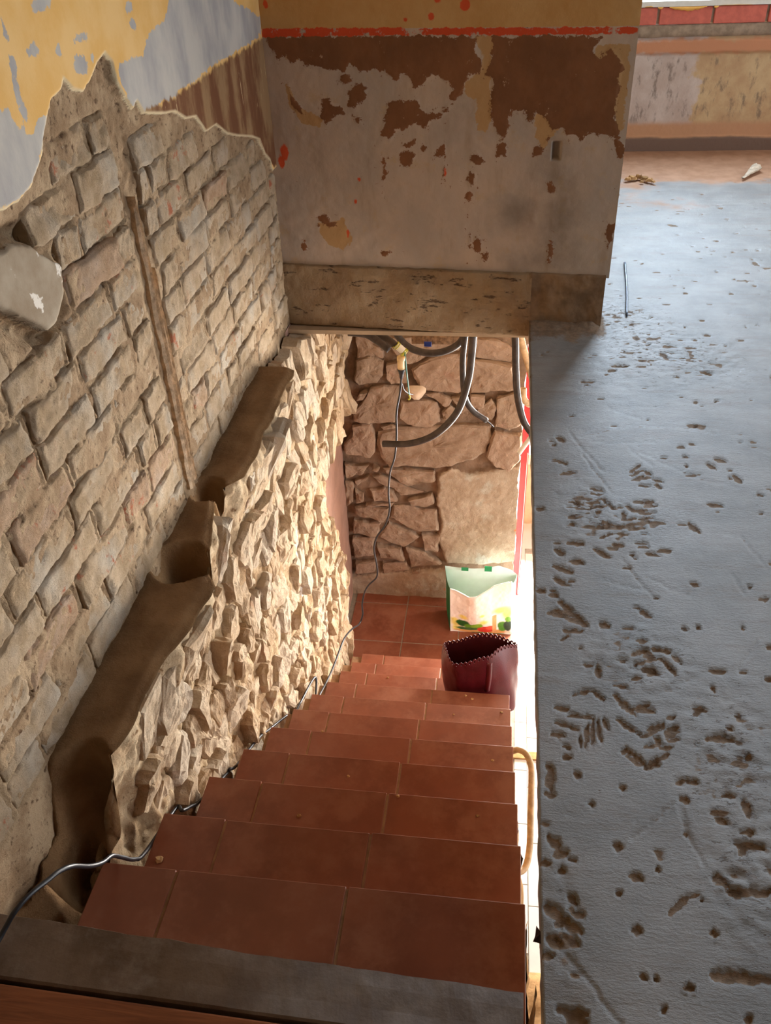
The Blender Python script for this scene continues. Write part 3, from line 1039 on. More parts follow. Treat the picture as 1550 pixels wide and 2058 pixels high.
# trampled grainy zones
zone = np.zeros_like(XX)
for (px, py, rx, ry) in [(1290, 690, .22, .35), (1390, 720, .2, .2), (1480, 1550, .10, .25), (1290, 1330, .12, .12), (1250, 640, .12, .25), (1180, 1030, .08, .14), (1500, 1760, .08, .14), (1130, 1850, .03, .10)]:
    c = onz(px, py, 0)
    zone = np.maximum(zone, np.exp(-((XX - c[0]) / rx) ** 2 - ((YY - c[1]) / ry) ** 2))
grain = fbm(PP, 42, 3, 95, sv=(.8, 1.3, 1))
hgt += zone * .0055 * grain
mud = np.maximum(mud, zone * sstep(-.05, -.6, grain) * .9)
spk = fbm(PP, 26, 2, 99, sv=(.7, 1.3, 1))
pit = sstep(.56, .75, spk)
hgt -= .004 * pit
mud = np.maximum(mud, pit)
hgt += .0008 * fbm(PP, 12, 4, 96, sv=(.3, 3.0, 1)) + .0025 * fbm(PP, 3.5, 3, 97)
dust = sstep(4.55, 5.35, YY - .5 * fbm(PP, 3, 4, 98))
py_ = part_y(XX)
corner = sstep(.42, .34, XX) * sstep(.13, .0, np.abs(py_ - YY))
mud = np.maximum(mud, sstep(.44, .36, XX) * sstep(.24, .03, np.abs(py_ - YY) + .09 * fbm(PP, 12, 3, 12)))
hgt += .02 * corner ** 2 * (1 + .6 * fbm(PP, 20, 3, 13))
hgt += .012 * sstep(5.45, 5.75, YY)
P = PP.copy()
P[..., 2] = hgt
P[:, 0, 0] += .0025 * fbm(PP[:, 0], 25, 3, 14)
P[:, 0, 2] -= .002
# the edge turned down to the underside
skirt = P[:, :1].copy()
skirt[..., 0] += .001
skirt[..., 2] = -.055 + .004 * fbm(PP[:, :1], 20, 3, 15)
under = skirt.copy()
under[..., 0] = 3.2
P = np.hstack([under, skirt, P])
pad = lambda a: np.hstack([a[:, :1] * 0, a[:, :1] * 0 + .5, a])
floor = struct(grid('floor', P, M_SLAB, attrs=dict(mud=pad(mud), dust=pad(dust), marks=pad(marks), scr=pad(scr), zone=pad(np.clip(zone, 0, 1)))))

# landing behind the kerb: boards on the floor under the camera
landing = struct(boxes('floor_landing', [(-.86, .10, -1.6, .56, -.12, -.012)], M_DIRT))
for k, (a, b) in enumerate(((.18, .548), (-.19, .172), (-.56, -.198))):
    v, f = box_data(-.858, .082, a, b, -.011, .004)
    v = [(x, y + .022 - .018 * (x + .858) / .94, z) for x, y, z in v]
    o = mesh_obj('plank', v, f, M_BOARD, landing)
    m_ = o.modifiers.new('bevel', 'BEVEL')
    m_.width, m_.segments = .004, 2

# kerb at the head of the stair
n = 160
xk = np.linspace(-.845, .082, n)
fy = np.interp(xk, [-.845, -.67, -.25, .082], [.682, .676, .656, .648]) + .004 * fbm(np.stack([xk, xk * 0, xk * 0], -1), 14, 4, 120)
by = np.interp(xk, [-.845, .082], [.578, .562])
rows = [(1.0, -.19), (1.0, -.02), (1.0, -.003), (.985, .0), (.7, .001), (.35, -.001), (.04, .0), (0.0, -.004), (0.0, -.10)]
P = np.zeros((len(rows), n, 3))
for i, (t, z) in enumerate(rows):
    P[i, :, 0] = xk
    P[i, :, 1] = by + (fy - by) * t
    P[i, :, 2] = z
P[2:7, :, 2] += .0022 * fbm(P[2:7], 18, 4, 121)
kerb = struct(grid('trim_1', P, M_KERB, smooth=False, attrs=dict(sheen_x=P[..., 0])))
mesh_obj('kerb_end', [P[i, -1] for i in range(len(rows))], [tuple(range(len(rows)))], M_DIRT, kerb)

# ------------------------------------------------------------------ the staircase
R, T, Y0 = .19, .2455, .8963
stair = thing('staircase', 'terracotta tiled staircase going down between rubble wall and concrete floor edge', 'staircase', (-.3, .9, -.19))


def nose_y(i):
    return Y0 + (i - 1) * T


body = []
for i in range(1, 12):
    z = -R * i - .013
    body.append((-.745, .098, .66 if i == 1 else nose_y(i - 1) - .012, nose_y(i) - .012, FLOOR_Z if i > 8 else z - .45, z))
bd = []
for i, b in enumerate(body):
    bd.append(b)
o = boxes('stair_body', bd, M_GROUT, None)
adopt(o, stair)
# sandy mortar flank on the open side
n, mrows = 220, 16
yy_ = np.linspace(.62, 3.3, n)
P = np.zeros((mrows, n, 3))
for j in range(n):
    st = min(11, max(1, int((yy_[j] - Y0) / T) + 2)) if yy_[j] > Y0 - .012 else 1
    ztop = -R * st - .016
    if yy_[j] < .675:
        ztop = -.02
    zl = np.linspace(ztop, max(FLOOR_Z, ztop - .5), mrows)
    P[:, j, 0] = .100 + np.linspace(0, .03, mrows)
    P[:, j, 1] = yy_[j]
    P[:, j, 2] = zl
P[..., 0] += .010 * fbm(P, 16, 4, 130) + .006 * fbm(P, 60, 2, 131)
adopt(grid('mortar_flank', P, M_DIRT), stair)
for i in range(1, 12):
    zt = -R * i
    xl = -.7585 + .0068 * (i - 1)
    xr = .0969 + .0024 * (i - 1)
    j1 = -.600 + .0036 * (i - 1)
    j2 = -.250 + .0027 * (i - 1)
    ya = .655 if i == 1 else nose_y(i - 1) - .004
    for k, (a, b) in enumerate(((xl, j1 - .003), (j1 + .003, j2 - .003), (j2 + .003, xr))):
        yb = nose_y(i) + (.003 if k == 0 else 0) + random.uniform(-.0015, .0015)
        dz = random.uniform(-.001, .001)
        t_ = bevel_box('tread_tile', (a, b, ya, yb, zt - .013 + dz, zt + dz), M_TILE, None, .002, 2)
        adopt(t_, stair)
        r_ = boxes('riser_tile', [(a, b, nose_y(i) - .013, nose_y(i) - .005, zt - R + .001, zt - .014)], M_TILE, None)
        adopt(r_, stair)
    # grout lines, slightly below the tile faces
    g_ = boxes('grout_line', [(xl + .004, xr - .004, ya, nose_y(i) - .003, zt - .012, zt - .0025)], M_GROUT, None)
    adopt(g_, stair)

# ------------------------------------------------------------------ lower floor
fl = struct(boxes('floor_lower', [(-1.3, 3.2, -1.0, 8.5, FLOOR_Z - .1, FLOOR_Z - .004)], M_DARK_GROUT))
TXJ = [-.84, -.505, -.168, .168]
for iy, ya in enumerate((3.315, 3.652, 3.989)):
    for ix in range(3):
        bevel_box('terracotta_floor_tile', (TXJ[ix] + .003, TXJ[ix + 1] - .003, ya + .003, min(ya + .334, 4.08), FLOOR_Z - .012, FLOOR_Z), M_TILE, fl, .002, 1)
for iy in range(9):
    for ix in range(3):
        xa, ya = .172 + .066 * (ix > 0) + .31 * max(0, ix - 1), 1.76 + .312 * iy + (.10 if ix % 2 == 0 else 0)
        xb = .2365 if ix == 0 else xa + .307
        if 2.86 < ya + .15 < 2.95:
            ya += 0
        bevel_box('white_floor_tile', (xa, xb - .002, ya, ya + .309, FLOOR_Z - .012, FLOOR_Z - .001), M_WHITE_TILE, fl, .0015, 1)
boxes('threshold_strip', [(.12, 1.4, 2.86, 2.905, FLOOR_Z - .01, FLOOR_Z + .012)], M_DIRT, fl)
boxes('porch_paving', [(.17, 3.2, 4.62, 8.4, FLOOR_Z - .01, FLOOR_Z + .001)], M_WHITE_TILE, fl)
# heap of brown rubble under the stair head
th = np.linspace(0, 1, 40)
U, V = np.meshgrid(th, th)
P = np.stack([.08 + U * .9, 1.0 + V * .78, FLOOR_Z + .20 * np.sin(np.pi * np.clip(U, 0, 1)) ** .4 * np.sin(np.pi * V) ** .5], -1)
P[..., 2] += .05 * fbm(P, 12, 4, 140) * np.sin(np.pi * V)
tag(grid('rubble_heap', P, M_DIRT), 'low brown dirt heap on the lower floor at the bottom of the gap', 'dirt heap')

# ------------------------------------------------------------------ rubble wall below the bricks, with its ledge
YO = [.3, .9, 1.05, 1.3, 1.5, 1.56, 1.62, 1.75, 1.90, 1.98, 2.05, 2.2, 2.45, 2.70, 2.755, 2.80, 3.1, 4.2]
XO = [-.80, -.79, -.745, -.725, -.70, -.69, -.735, -.75, -.79, -.80, -.745, -.735, -.735, -.735, -.74, -.80, -.80, -.80]
YE_Z = [-2.4, -1.55, -1.4, -1.15, -1.02, -.82, -.76, 0.2]
YE_Y = [3.64, 3.60, 3.52, 3.42, 3.33, 3.40, 4.08, 4.08]


def xface(y, z):
    xo = np.interp(y, YO, XO)
    return xo + (-.80 - xo) * sstep(.0, -.35, z)


ny = 470
yv = np.linspace(.35, 4.09, ny)
ntop = 26
zface = np.concatenate([np.linspace(-.012, -2.30, 250)])
P = np.zeros((ntop + len(zface), ny, 3))
xo = np.interp(yv, YO, XO) + .014 * fbm(np.stack([yv, yv * 0, yv * 0], -1), 10, 4, 150)
CAV = [(1.635, -.80, .085, .085, .17), (1.97, -.83, .06, .05, .09), (.93, -.80, .13, .07, .22), (.72, -.76, .12, .09, .25), (1.2, -.70, .05, .02, .05)]
led = np.full(P.shape[:2], 1.0)
lime = np.full(P.shape[:2], 9.0)
for i in range(ntop):
    t = i / (ntop - 1)
    x = -.885 + (xo + .885) * t
    zt = -.004 + .006 * fbm(np.stack([x, yv, yv * 0], -1), 9, 4, 151) - .01 * sstep(.8, 1, t)
    zt = zt - .16 * sstep(2.76, 2.84, yv)
    brk = .985 + .03 * fbm(np.stack([x + 0 * yv, yv * 0, yv * 0], -1), 22, 3, 155) - .05 * sstep(.5, 1, t)
    zt = zt - (.15 + .09 * fbm(np.stack([x + 0 * yv, yv, yv * 0], -1), 10, 4, 156)) * sstep(brk + .03, brk - .05, yv)
    for (cy, cx, ry, rx, dp) in CAV:
        q = ((yv - cy) / ry) ** 2 + ((x - cx) / rx) ** 2
        zt = zt - dp * sstep(1.1, .35, q + .25 * fbm(np.stack([x, yv, yv * 0], -1), 14, 3, 152))
    P[i, :, 0], P[i, :, 1], P[i, :, 2] = x, yv, zt
    led[i] = -.03
ztopline = P[ntop - 1, :, 2]
for i, z in enumerate(zface):
    zz_ = np.minimum(ztopline - .004 - .0003 * i, z + 0 * yv) if i < 60 else z + 0 * yv
    x = xface(yv, zz_) + (xo - np.interp(yv, YO, XO)) * sstep(-.3, 0, zz_)
    P[ntop + i, :, 0], P[ntop + i, :, 1], P[ntop + i, :, 2] = x, yv, zz_
    led[ntop + i] = .02 + .5 * max(0, -z)
F_ = P[ntop:]
lumps = .034 * fbm(F_, 8, 4, 160, sv=(1, 1.5, .7)) + .030 * (ridge(F_, 10, 3, 161, (1, 1.5, .6)) - .5) + .009 * fbm(F_, 45, 3, 162, sv=(1, 1.3, .6))
P[ntop:, :, 0] += lumps * sstep(0, -.05, F_[..., 2]) - .012
P[ntop:, :, 1] += .02 * fbm(F_, 12, 3, 163)
lime[ntop:] = sd_poly(P[ntop:, :, 1], P[ntop:, :, 2], [(3.45, -1.75), (3.66, -1.65), (3.66, -2.3), (3.40, -2.3)])
lime[ntop:] = np.minimum(lime[ntop:], sd_ell(P[ntop:, :, 1], P[ntop:, :, 2], 3.12, -.62, .09, .10))
lime[ntop:] = np.minimum(lime[ntop:], sd_ell(P[ntop:, :, 1], P[ntop:, :, 2], 2.72, -.95, .03, .28))
yend = np.interp(P[..., 2], YE_Z, YE_Y) + .02 * fbm(P, 14, 3, 164)
kp = (P[..., 1] < yend)
keep = kp[:-1, :-1] & kp[1:, :-1] & kp[:-1, 1:] & kp[1:, 1:]
wall_rub = struct(grid('wall_lower_left', P, M_RUB, attrs=dict(ledge=led, lime=lime), keep=keep))


def clip_half(poly, a, n):
    out = []
    for i in range(len(poly)):
        p, q = poly[i], poly[(i + 1) % len(poly)]
        dp, dq = (p - a) @ n, (q - a) @ n
        if dp <= 0:
            out.append(p)
        if (dp < 0) != (dq < 0) and abs(dp - dq) > 1e-12:
            out.append(p + (q - p) * dp / (dp - dq))
    return out


def rough_poly(poly, rg, amp):
    out = []
    for i in range(len(poly)):
        p, q = poly[i], poly[(i + 1) % len(poly)]
        out.append(p)
        e = q - p
        if np.linalg.norm(e) > .03:
            n = np.array([-e[1], e[0]])
            out.append(p + e * rg.uniform(.4, .6) + n * rg.uniform(-amp, amp))
    return np.array(out)


def stone_mesh(poly, place, h, rg, tilt=.15, back=.03):
    """poly in wall coordinates; place(u, v, depth) -> 3D"""
    c = poly.mean(0)
    n = len(poly)
    tu, tv = rg.normal(0, tilt, 2)
    rings = [(1.0, -back), (.985, h * .5), (.90, h * .95), (.5, h * 1.04)]
    V = []
    for s, d in rings:
        for k in range(n):
            j = rg.uniform(-.04, .04) if s < .98 else 0
            p = c + (poly[k] - c) * (s + j)
            dd = d
            if d > 0:
                dd += (tu * (p[0] - c[0]) + tv * (p[1] - c[1])) * (1 if d > h * .5 else .6) + rg.normal(0, h * .05 + .001)
            V.append(place(p[0], p[1], dd))
    V.append(place(c[0], c[1], h * 1.05))
    F = []
    for r in range(len(rings) - 1):
        for k in range(n):
            k2 = (k + 1) % n
            F.append((r * n + k, r * n + k2, (r + 1) * n + k2, (r + 1) * n + k))
    o = (len(rings) - 1) * n
    for k in range(n):
        F.append((o + k, o + (k + 1) % n, len(rings) * n))
    return V, F


# stones of the rubble wall: jittered courses, one polygon each
rg = np.random.default_rng(21)
seeds = []
z = -.07
row = 0
while z > -2.3:
    ch = rg.uniform(.09, .20)
    y = .7 + rg.uniform(0, .1)
    while y < 4.05:
        ln = rg.uniform(.045, .15)
        zc = z - ch / 2 + rg.uniform(-.02, .02)
        stair_z = -.19 - (y - .9) * .774
        if zc > stair_z - .16 and y < np.interp(zc, YE_Z, YE_Y) - .03:
            seeds.append((y, zc))
        y += ln
    z -= ch
    row += 1
seeds = np.array(seeds)
ASP = .8
cells = []
for i, s in enumerate(seeds):
    d = seeds - s
    dist = np.hypot(d[:, 0], d[:, 1] * ASP)
    nb_ = np.argsort(dist)[1:14]
    poly = [np.array(s) + np.array(k) * .11 for k in ((-.8, -1.2), (.8, -1.2), (.8, 1.2), (-.8, 1.2))]
    for j in nb_:
        nvec = seeds[j] - s
        nn = np.array([nvec[0], nvec[1] * ASP * ASP])
        poly = clip_half(poly, s + nvec / 2, nn)
        if len(poly) < 3:
            break
    if len(poly) >= 3:
        cells.append(np.array(poly))
areas = [abs(sum(p[k][0] * p[(k + 1) % len(p)][1] - p[(k + 1) % len(p)][0] * p[k][1] for k in range(len(p)))) / 2 for p in cells]
order = np.argsort(areas)[::-1]
made = 0
for ci in order:
    if made >= 296:
        break
    poly = cells[ci]
    c = poly.mean(0)
    if c[1] > -.5 and c[0] < 1.12 or c[1] > -.16 and 1.5 < c[0] < 2.1:
        continue
    shrink = rg.uniform(.72, .98)
    poly = rough_poly(c + (poly - c) * shrink, rg, .22)
    if poly[:, 0].max() > np.interp(c[1], YE_Z, YE_Y) + .01:
        continue
    if poly[:, 1].max() > -.03 and c[0] > 2.75:
        continue
    poly[:, 1] = np.minimum(poly[:, 1], -.02)

    def place(u, v, d):
        return (float(xface(np.array(u), np.array(v))) + d - .012, u, v)
    h = rg.uniform(.008, .046)
    v, f = stone_mesh(poly, place, h, rg, .13, .05)
    crumble(mesh_obj('stone', v, f, M_STONE, wall_rub), 1, .020, TEX)
    made += 1

# smooth plaster set back beyond the rubble
n = 60
U, V = np.meshgrid(np.linspace(3.1, 4.09, n), np.linspace(FLOOR_Z, -.05, n))
P = np.stack([np.full_like(U, -.868), U, V], -1)
P[..., 0] += .008 * fbm(P, 6, 4, 170)
struct(grid('wall_lower_recess', P, M_PINK))

# ------------------------------------------------------------------ stone wall at the foot of the stair
BY = 4.07
BX1 = .145


def make_back_base():
    m = Mat('lower_wall_mortar')
    col = m.mix(m.stp(m.noise(10, 6), .3, .7), C(150, 124, 102), C(122, 98, 78))
    pl = m.mix(m.stp(m.noise(9, 6), .3, .7), C(184, 166, 144), C(166, 144, 120))
    pl = m.mix(m.stp(m.noise(6, 5), .55, .7), pl, C(188, 182, 166))
    pl = m.mix(m.stp(m.noise(16, 6), .68, .72), pl, C(196, 130, 92))
    col = m.mix(m.inside('render', .05, 25, .006), col, pl)
    m.bump(m.noise(40, 7, .75), .9, .014)
    return m.done(col, .92, .1)


def bw(pts):
    return [(lambda p: (p[0], p[2]))(ony(580 + a / 2.925, 640 + b / 2.925, BY)) for a, b in pts]


U, V = np.meshgrid(np.linspace(-.95, BX1, 150), np.linspace(FLOOR_Z - .02, -.05, 260))
P = np.stack([U, np.full_like(U, BY), V], -1)
REND = [bw([(880, 930), (960, 880), (1060, 920), (1180, 900), (1220, 890), (1350, 880), (1380, 900), (1380, 1430), (1150, 1450), (930, 1440), (880, 1320), (900, 1200), (870, 1100)]),
        bw([(340, 1520), (600, 1490), (940, 1480), (940, 1700), (340, 1700)])]
rend = np.minimum(sd_poly(U, V, REND[0]), sd_poly(U, V, REND[1]))
rk = sstep(.015, -.01, rend + .015 * fbm(P, 14, 3, 180))
P[..., 1] += .034 * (1 - rk) - .020 * fbm(P, 9, 4, 181) * (1 - .5 * rk) - .006 * fbm(P, 40, 3, 182) + .0 * rk
P[:, -1, 0] += .018 * fbm(P[:, -1], 9, 4, 183)
wall_bk = struct(grid('wall_lower_back', P, make_back_base(), attrs=dict(render=rend)))
# the broken reveal of the doorway, outdoor light on it painted as a pale colour
rv = P[:, -1:].copy()
rows_ = [rv]
for k in range(1, 6):
    q = rv.copy()
    q[..., 1] += .05 * k
    q[..., 0] += .012 * fbm(q, 10, 3, 184)
    rows_.append(q)
mesh_rev = grid('doorway_reveal', np.hstack(rows_), simple('light_paled_reveal', C(236, 222, 204), .9, .1, .1, 12, .6, 40), wall_bk)

STONES = [
    [(385, 90), (440, 105), (560, 190), (560, 235), (470, 215), (400, 245)],
    [(400, 250), (480, 225), (560, 250), (560, 330), (520, 385), (410, 402), (380, 370)],
    [(570, 270), (640, 258), (690, 300), (700, 380), (600, 392), (580, 350)],
    [(565, 100), (760, 100), (1010, 108), (1000, 200), (830, 220), (730, 272), (640, 230)],
    [(830, 240), (1020, 210), (1060, 240), (1050, 400), (1000, 440), (900, 430), (780, 432), (720, 300)],
    [(1090, 110), (1230, 130), (1320, 190), (1320, 270), (1100, 230)],
    [(1090, 242), (1320, 280), (1340, 420), (1250, 432), (1070, 442), (1070, 300)],
    [(480, 412), (560, 397), (648, 402), (640, 520), (620, 610), (480, 620), (380, 608), (380, 560), (430, 500)],
    [(660, 490), (760, 478), (868, 500), (890, 540), (890, 618), (800, 640), (700, 620), (655, 580)],
    [(780, 442), (880, 442), (960, 478), (930, 530), (884, 490)],
    [(900, 560), (950, 520), (1000, 560), (960, 602), (908, 610)],
    [(960, 470), (1048, 468), (1060, 540), (1010, 560)],
    [(1070, 452), (1150, 460), (1146, 520), (1080, 530)],
    [(1100, 545), (1190, 480), (1220, 520), (1200, 602), (1110, 590)],
    [(1228, 470), (1335, 440), (1375, 620), (1300, 672), (1210, 640)],
    [(375, 630), (480, 625), (508, 680), (510, 760), (480, 820), (340, 790), (330, 740), (370, 690)],
    [(530, 670), (640, 642), (900, 640), (1180, 642), (1188, 700), (1150, 790), (1080, 830), (960, 868), (860, 878), (600, 868), (560, 830), (520, 740)],
    [(1212, 660), (1300, 682), (1368, 690), (1362, 830), (1290, 888), (1220, 880), (1170, 810)],
    [(330, 860), (468, 868), (430, 918), (340, 935)],
    [(560, 885), (690, 885), (858, 895), (868, 958), (700, 982), (565, 915)],
    [(492, 932), (560, 930), (690, 988), (818, 1030), (760, 1040), (660, 1048), (620, 1000), (522, 970)],
    [(390, 960), (470, 932), (460, 960), (402, 990)],
    [(480, 1010), (560, 1000), (610, 1022), (638, 1080), (500, 1080)],
    [(392, 1010), (440, 1030), (440, 1080), (400, 1085)],
    [(335, 960), (380, 970), (380, 1080), (340, 1110)],
    [(700, 1070), (838, 1042), (858, 1090), (800, 1115), (720, 1100)],
    [(390, 1110), (480, 1095), (588, 1112), (588, 1150), (558, 1190), (392, 1165)],
    [(620, 1112), (720, 1112), (868, 1132), (882, 1250), (780, 1254), (650, 1210), (602, 1180)],
    [(385, 1190), (540, 1200), (522, 1280), (380, 1270)],
    [(530, 1290), (590, 1212), (718, 1260), (768, 1290), (680, 1340), (620, 1330)],
    [(782, 1270), (888, 1282), (880, 1368), (800, 1360)],
    [(520, 1335), (660, 1350), (678, 1420), (540, 1410)],
    [(692, 1350), (800, 1372), (898, 1448), (720, 1468)],
    [(378, 1290), (500, 1292), (500, 1398), (380, 1420)],
    [(390, 1440), (508, 1430), (508, 1498), (392, 1498)],
    [(550, 1440), (690, 1440), (708, 1478), (560, 1498)],
    [(722, 1482), (770, 1480), (770, 1500), (732, 1505)],
    [(470, 430), (420, 440), (400, 480), (440, 480)],
    [(640, 640), (560, 655), (540, 640), (600, 625)],
    [(500, 876), (532, 882), (520, 896), (492, 890)],
    [(450, 1095), (500, 1085), (620, 1088), (600, 1104), (480, 1098)],
]
rg = np.random.default_rng(5)
for s in STONES:
    poly = np.array(bw(s))
    a2 = np.sum(poly[:, 0] * np.roll(poly[:, 1], -1) - np.roll(poly[:, 0], -1) * poly[:, 1])
    c = poly.mean(0)
    poly = rough_poly(c + (poly - c) * 1.03, rg, .05)

    def place(u, v, d):
        return (u, BY + .022 - d, v)
    v, f = stone_mesh(poly, place, rg.uniform(.016, .034), rg, .06, .05)
    crumble(mesh_obj('stone', v, f, M_STONE2, wall_bk), 2, .034, TEX2)

# ------------------------------------------------------------------ the rest of the shell (out of frame, closes the rooms)
def far_wall():
    FY = 5.78
    xs = np.linspace(.3, 2.6, 220)
    zs = np.linspace(0, .705, 110)
    U, V = np.meshgrid(xs, zs)
    P = np.stack([U, np.full_like(U, FY), V], -1)
    lip = np.abs(V - .585) - .038
    base = V - .17
    skirt = V - .088 + .01 * fbm(P, 5, 3, 190)
    mid = sstep(.13, .22, V) * sstep(.56, .50, V)
    dep = .004 * fbm(P, 6, 4, 191) + .022 * sstep(.004, -.004, skirt) + .02 * sstep(.012, -.012, lip + .008 * fbm(P, 9, 3, 192)) + .012 * (V > .635)
    P[..., 1] -= dep
    w = struct(grid('wall_far', P, M_FARW, attrs=dict(wx=U, mid=mid, lip=lip, base=base, skirt=skirt)))
    boxes('wall_far_core', [(-.9, 3.3, FY + .005, FY + .2, -.05, .79), (-.9, .38, FY + .0, FY + .2, .79, 2.7), (1.62, 3.3, FY, FY + .2, .79, 2.7), (.38, 1.62, FY, FY + .2, 2.25, 2.7),
                            (2.6, 3.3, FY, FY + .01, 0, .79), (-.9, .3, FY, FY + .01, 0, .79)], M_PLAIN, w)
    # mortar bed and hollow bricks under the sill
    xs = np.linspace(.5, 2.3, 160)
    pr = [(.0, .632), (-.022, .638), (-.026, .665), (-.022, .692), (-.012, .70)]
    P = np.zeros((len(pr), len(xs), 3))
    for i, (d, z) in enumerate(pr):
        P[i, :, 0], P[i, :, 1], P[i, :, 2] = xs, FY + d, z
    P[..., 1] += .005 * fbm(P, 12, 4, 193)
    P[..., 2] += .004 * fbm(P, 10, 3, 194)
    grid('mortar_bed', P, M_GREYMORTAR, w)
    boxes('mortar_back', [(.5, 2.3, FY - .012, FY + .1, .695, .79)], M_GREYMORTAR, w)
    jx = [ony(a, 35, FY)[0] for a in (1212, 1322, 1431, 1540, 1650)]
    for a, b in zip(jx[:-1], jx[1:]):
        o = bevel_box('brick', (a + .008, b - .008, FY - .026, FY + .05, .700, .786), M_REDBRICK, w, .003, 1)
    x = jx[-1]
    for k in range(3):
        bevel_box('brick', (x + .008, x + .24, FY - .026, FY + .05, .700, .786), M_REDBRICK, w, .003, 1)
        x += .25
    # expanding foam squeezed out under the sill
    for (a, b, c) in [(1345, 1420, 24), (1322, 1333, 18), (1434, 1443, 20), (1446, 1510, 9), (1296, 1312, 6)]:
        x0, x1 = ony(a, 5, FY)[0], ony(b, 5, FY)[0]
        n = 26
        t = np.linspace(0, 1, n)
        xx = x0 + (x1 - x0) * t
        hh = .79 - (ony(1400, c, FY)[2])
        low = .79 - hh * (.55 + .6 * np.abs(fbm(np.stack([xx, xx * 0, xx * 0], -1), 40, 3, 195))) * np.sqrt(np.clip(np.sin(np.pi * np.clip(t, .03, .97)), .05, 1))
        P = np.zeros((5, n, 3))
        for i, (s, d) in enumerate(((0, -.028), (.15, -.044), (.5, -.048), (.85, -.042), (1.0, -.028))):
            P[i, :, 0] = xx
            P[i, :, 1] = FY + d
            P[i, :, 2] = .79 + (low - .79) * s
        grid('foam_blob', P, M_FOAM, w)
    return w


far_wall()
win = struct(boxes('window_1', [(.35, 1.72, 5.74, 5.96, .790, .818), (.38, .44, 5.84, 5.90, .81, 2.25), (1.56, 1.62, 5.84, 5.90, .81, 2.25), (.38, 1.62, 5.84, 5.90, 2.19, 2.25)], M_WHITEP))
struct(boxes('wall_right', [(3.05, 3.15, -1.7, 1.2, -.05, 2.7), (3.05, 3.15, 3.5, 4.2, -.05, 2.7), (3.05, 3.15, 5.3, 5.9, -.05, 2.7), (3.05, 3.15, 4.2, 5.3, -.05, .65), (3.05, 3.15, 4.2, 5.3, 1.95, 2.7), (3.05, 3.15, 1.2, 3.5, 2.15, 2.7), (3.05, 3.15, 1.2, 3.5, -.05, .15)], M_PLAIN))
struct(boxes('wall_back', [(-.95, 3.2, -1.7, -1.6, -.05, 2.7)], M_PLAIN))
struct(boxes('ceiling', [(-1.0, 3.3, -1.8, 6.1, 2.7, 2.8)], M_CEIL))
struct(boxes('wall_left_beyond', [(-.95, -.87, 3.42, 5.9, -.05, 2.7), (-.86, .36, 3.40, 5.8, -.05, -.01)], M_PLAIN))
struct(boxes('sun_block_slab', [(-1.2, 3.6, 6.1, 8.7, 2.7, 2.78)], M_PLAIN))  # unseen slab added to keep the sun out of the upper far window
struct(boxes('ceiling_lower', [(-1.2, 3.2, 3.20, 6.0, -.075, -.058), (.13, 3.2, -1.0, 3.2, -.075, -.060)], M_PLAIN))
struct(boxes('wall_lower_side', [(2.4, 2.5, -1.0, 1.5, FLOOR_Z, -.06), (2.4, 2.5, 3.1, 6.0, FLOOR_Z, -.06), (2.4, 2.5, 1.5, 3.1, FLOOR_Z, -2.0), (2.4, 2.5, 1.5, 3.1, -.5, -.06), (-1.0, -.93, -1.0, 6.0, FLOOR_Z, -.06), (-1.0, 2.5, -1.05, -.95, FLOOR_Z, -.06),
                                 (1.15, 2.5, 4.08, 4.30, FLOOR_Z, -.06), (.13, 1.15, 4.10, 4.30, -.45, -.06), (-1.0, .10, 4.14, 4.32, FLOOR_Z, -.06)], M_PLAIN))

# the red door leaf standing open beyond the reveal
door = struct(boxes('door_1', [(.150, .192, 4.125, 4.165, FLOOR_Z + .01, -.47)], M_RED), 'red painted door edge with a white line beside the lower stone wall')
boxes('white_line', [(.184, .1875, 4.122, 4.13, FLOOR_Z + .02, -1.2)], M_WHITEP, door)
v_ = [onx(0, 0, -.8)]
struct(boxes('wall_lower_jamb', [(.20, .34, 4.9, 5.02, FLOOR_Z, FLOOR_Z + 0.5)], M_PLAIN))

# ------------------------------------------------------------------ hanging conduits and cables
def hang(pts):
    return [ony(a, b, y) for a, b, y in pts]


hose1 = tube('conduit', hang([(952, 640, 3.30), (951, 672, 3.30), (948, 715, 3.32), (940, 770, 3.34), (918, 830, 3.36), (875, 873, 3.38), (825, 891, 3.40), (770, 892, 3.42)]), 0.0163, M_RUBBER, hollow=True)
tag(hose1, 'thick black conduit sweeping left in a wide curve to an open end', 'conduit')
hose2 = tube('conduit', hang([(938, 640, 3.40), (935, 675, 3.40), (930, 730, 3.42), (934, 795, 3.44), (950, 825, 3.46), (978, 845, 3.48)]), 0.0137, M_RUBBER, hollow=True)
tag(hose2, 'black conduit hanging behind the swept one, bending right with a wire tip', 'conduit')
tube('wire_end', hang([(976, 844, 3.48), (984, 850, 3.485), (992, 858, 3.49)]), .003, M_CABLE, hose2)
hose3 = tube('conduit', hang([(1034, 640, 3.30), (1036, 690, 3.30), (1037, 750, 3.31), (1041, 800, 3.31), (1052, 845, 3.31), (1066, 868, 3.31)]), 0.0149, M_RUBBER, hollow=True)
tag(hose3, 'shiny black conduit hanging straight down beside the concrete floor edge', 'conduit')
hose4 = tube('conduit', hang([(1042, 650, 3.55), (1050, 690, 3.55), (1060, 725, 3.55), (1072, 770, 3.55), (1075, 800, 3.55), (1064, 812, 3.55), (1053, 800, 3.55), (1052, 780, 3.56)]), 0.0156, M_RUST, hollow=True)
tag(hose4, 'pale dusty conduit looping back upward at the right end of the stone wall', 'conduit')
hose5 = tube('conduit', hang([(700, 668, 3.45), (735, 672, 3.45), (757, 684, 3.44), (782, 703, 3.42)]), 0.0163, M_RUBBER, hollow=True)
tag(hose5, 'short black conduit stub with open end under the beam, furthest left', 'conduit')
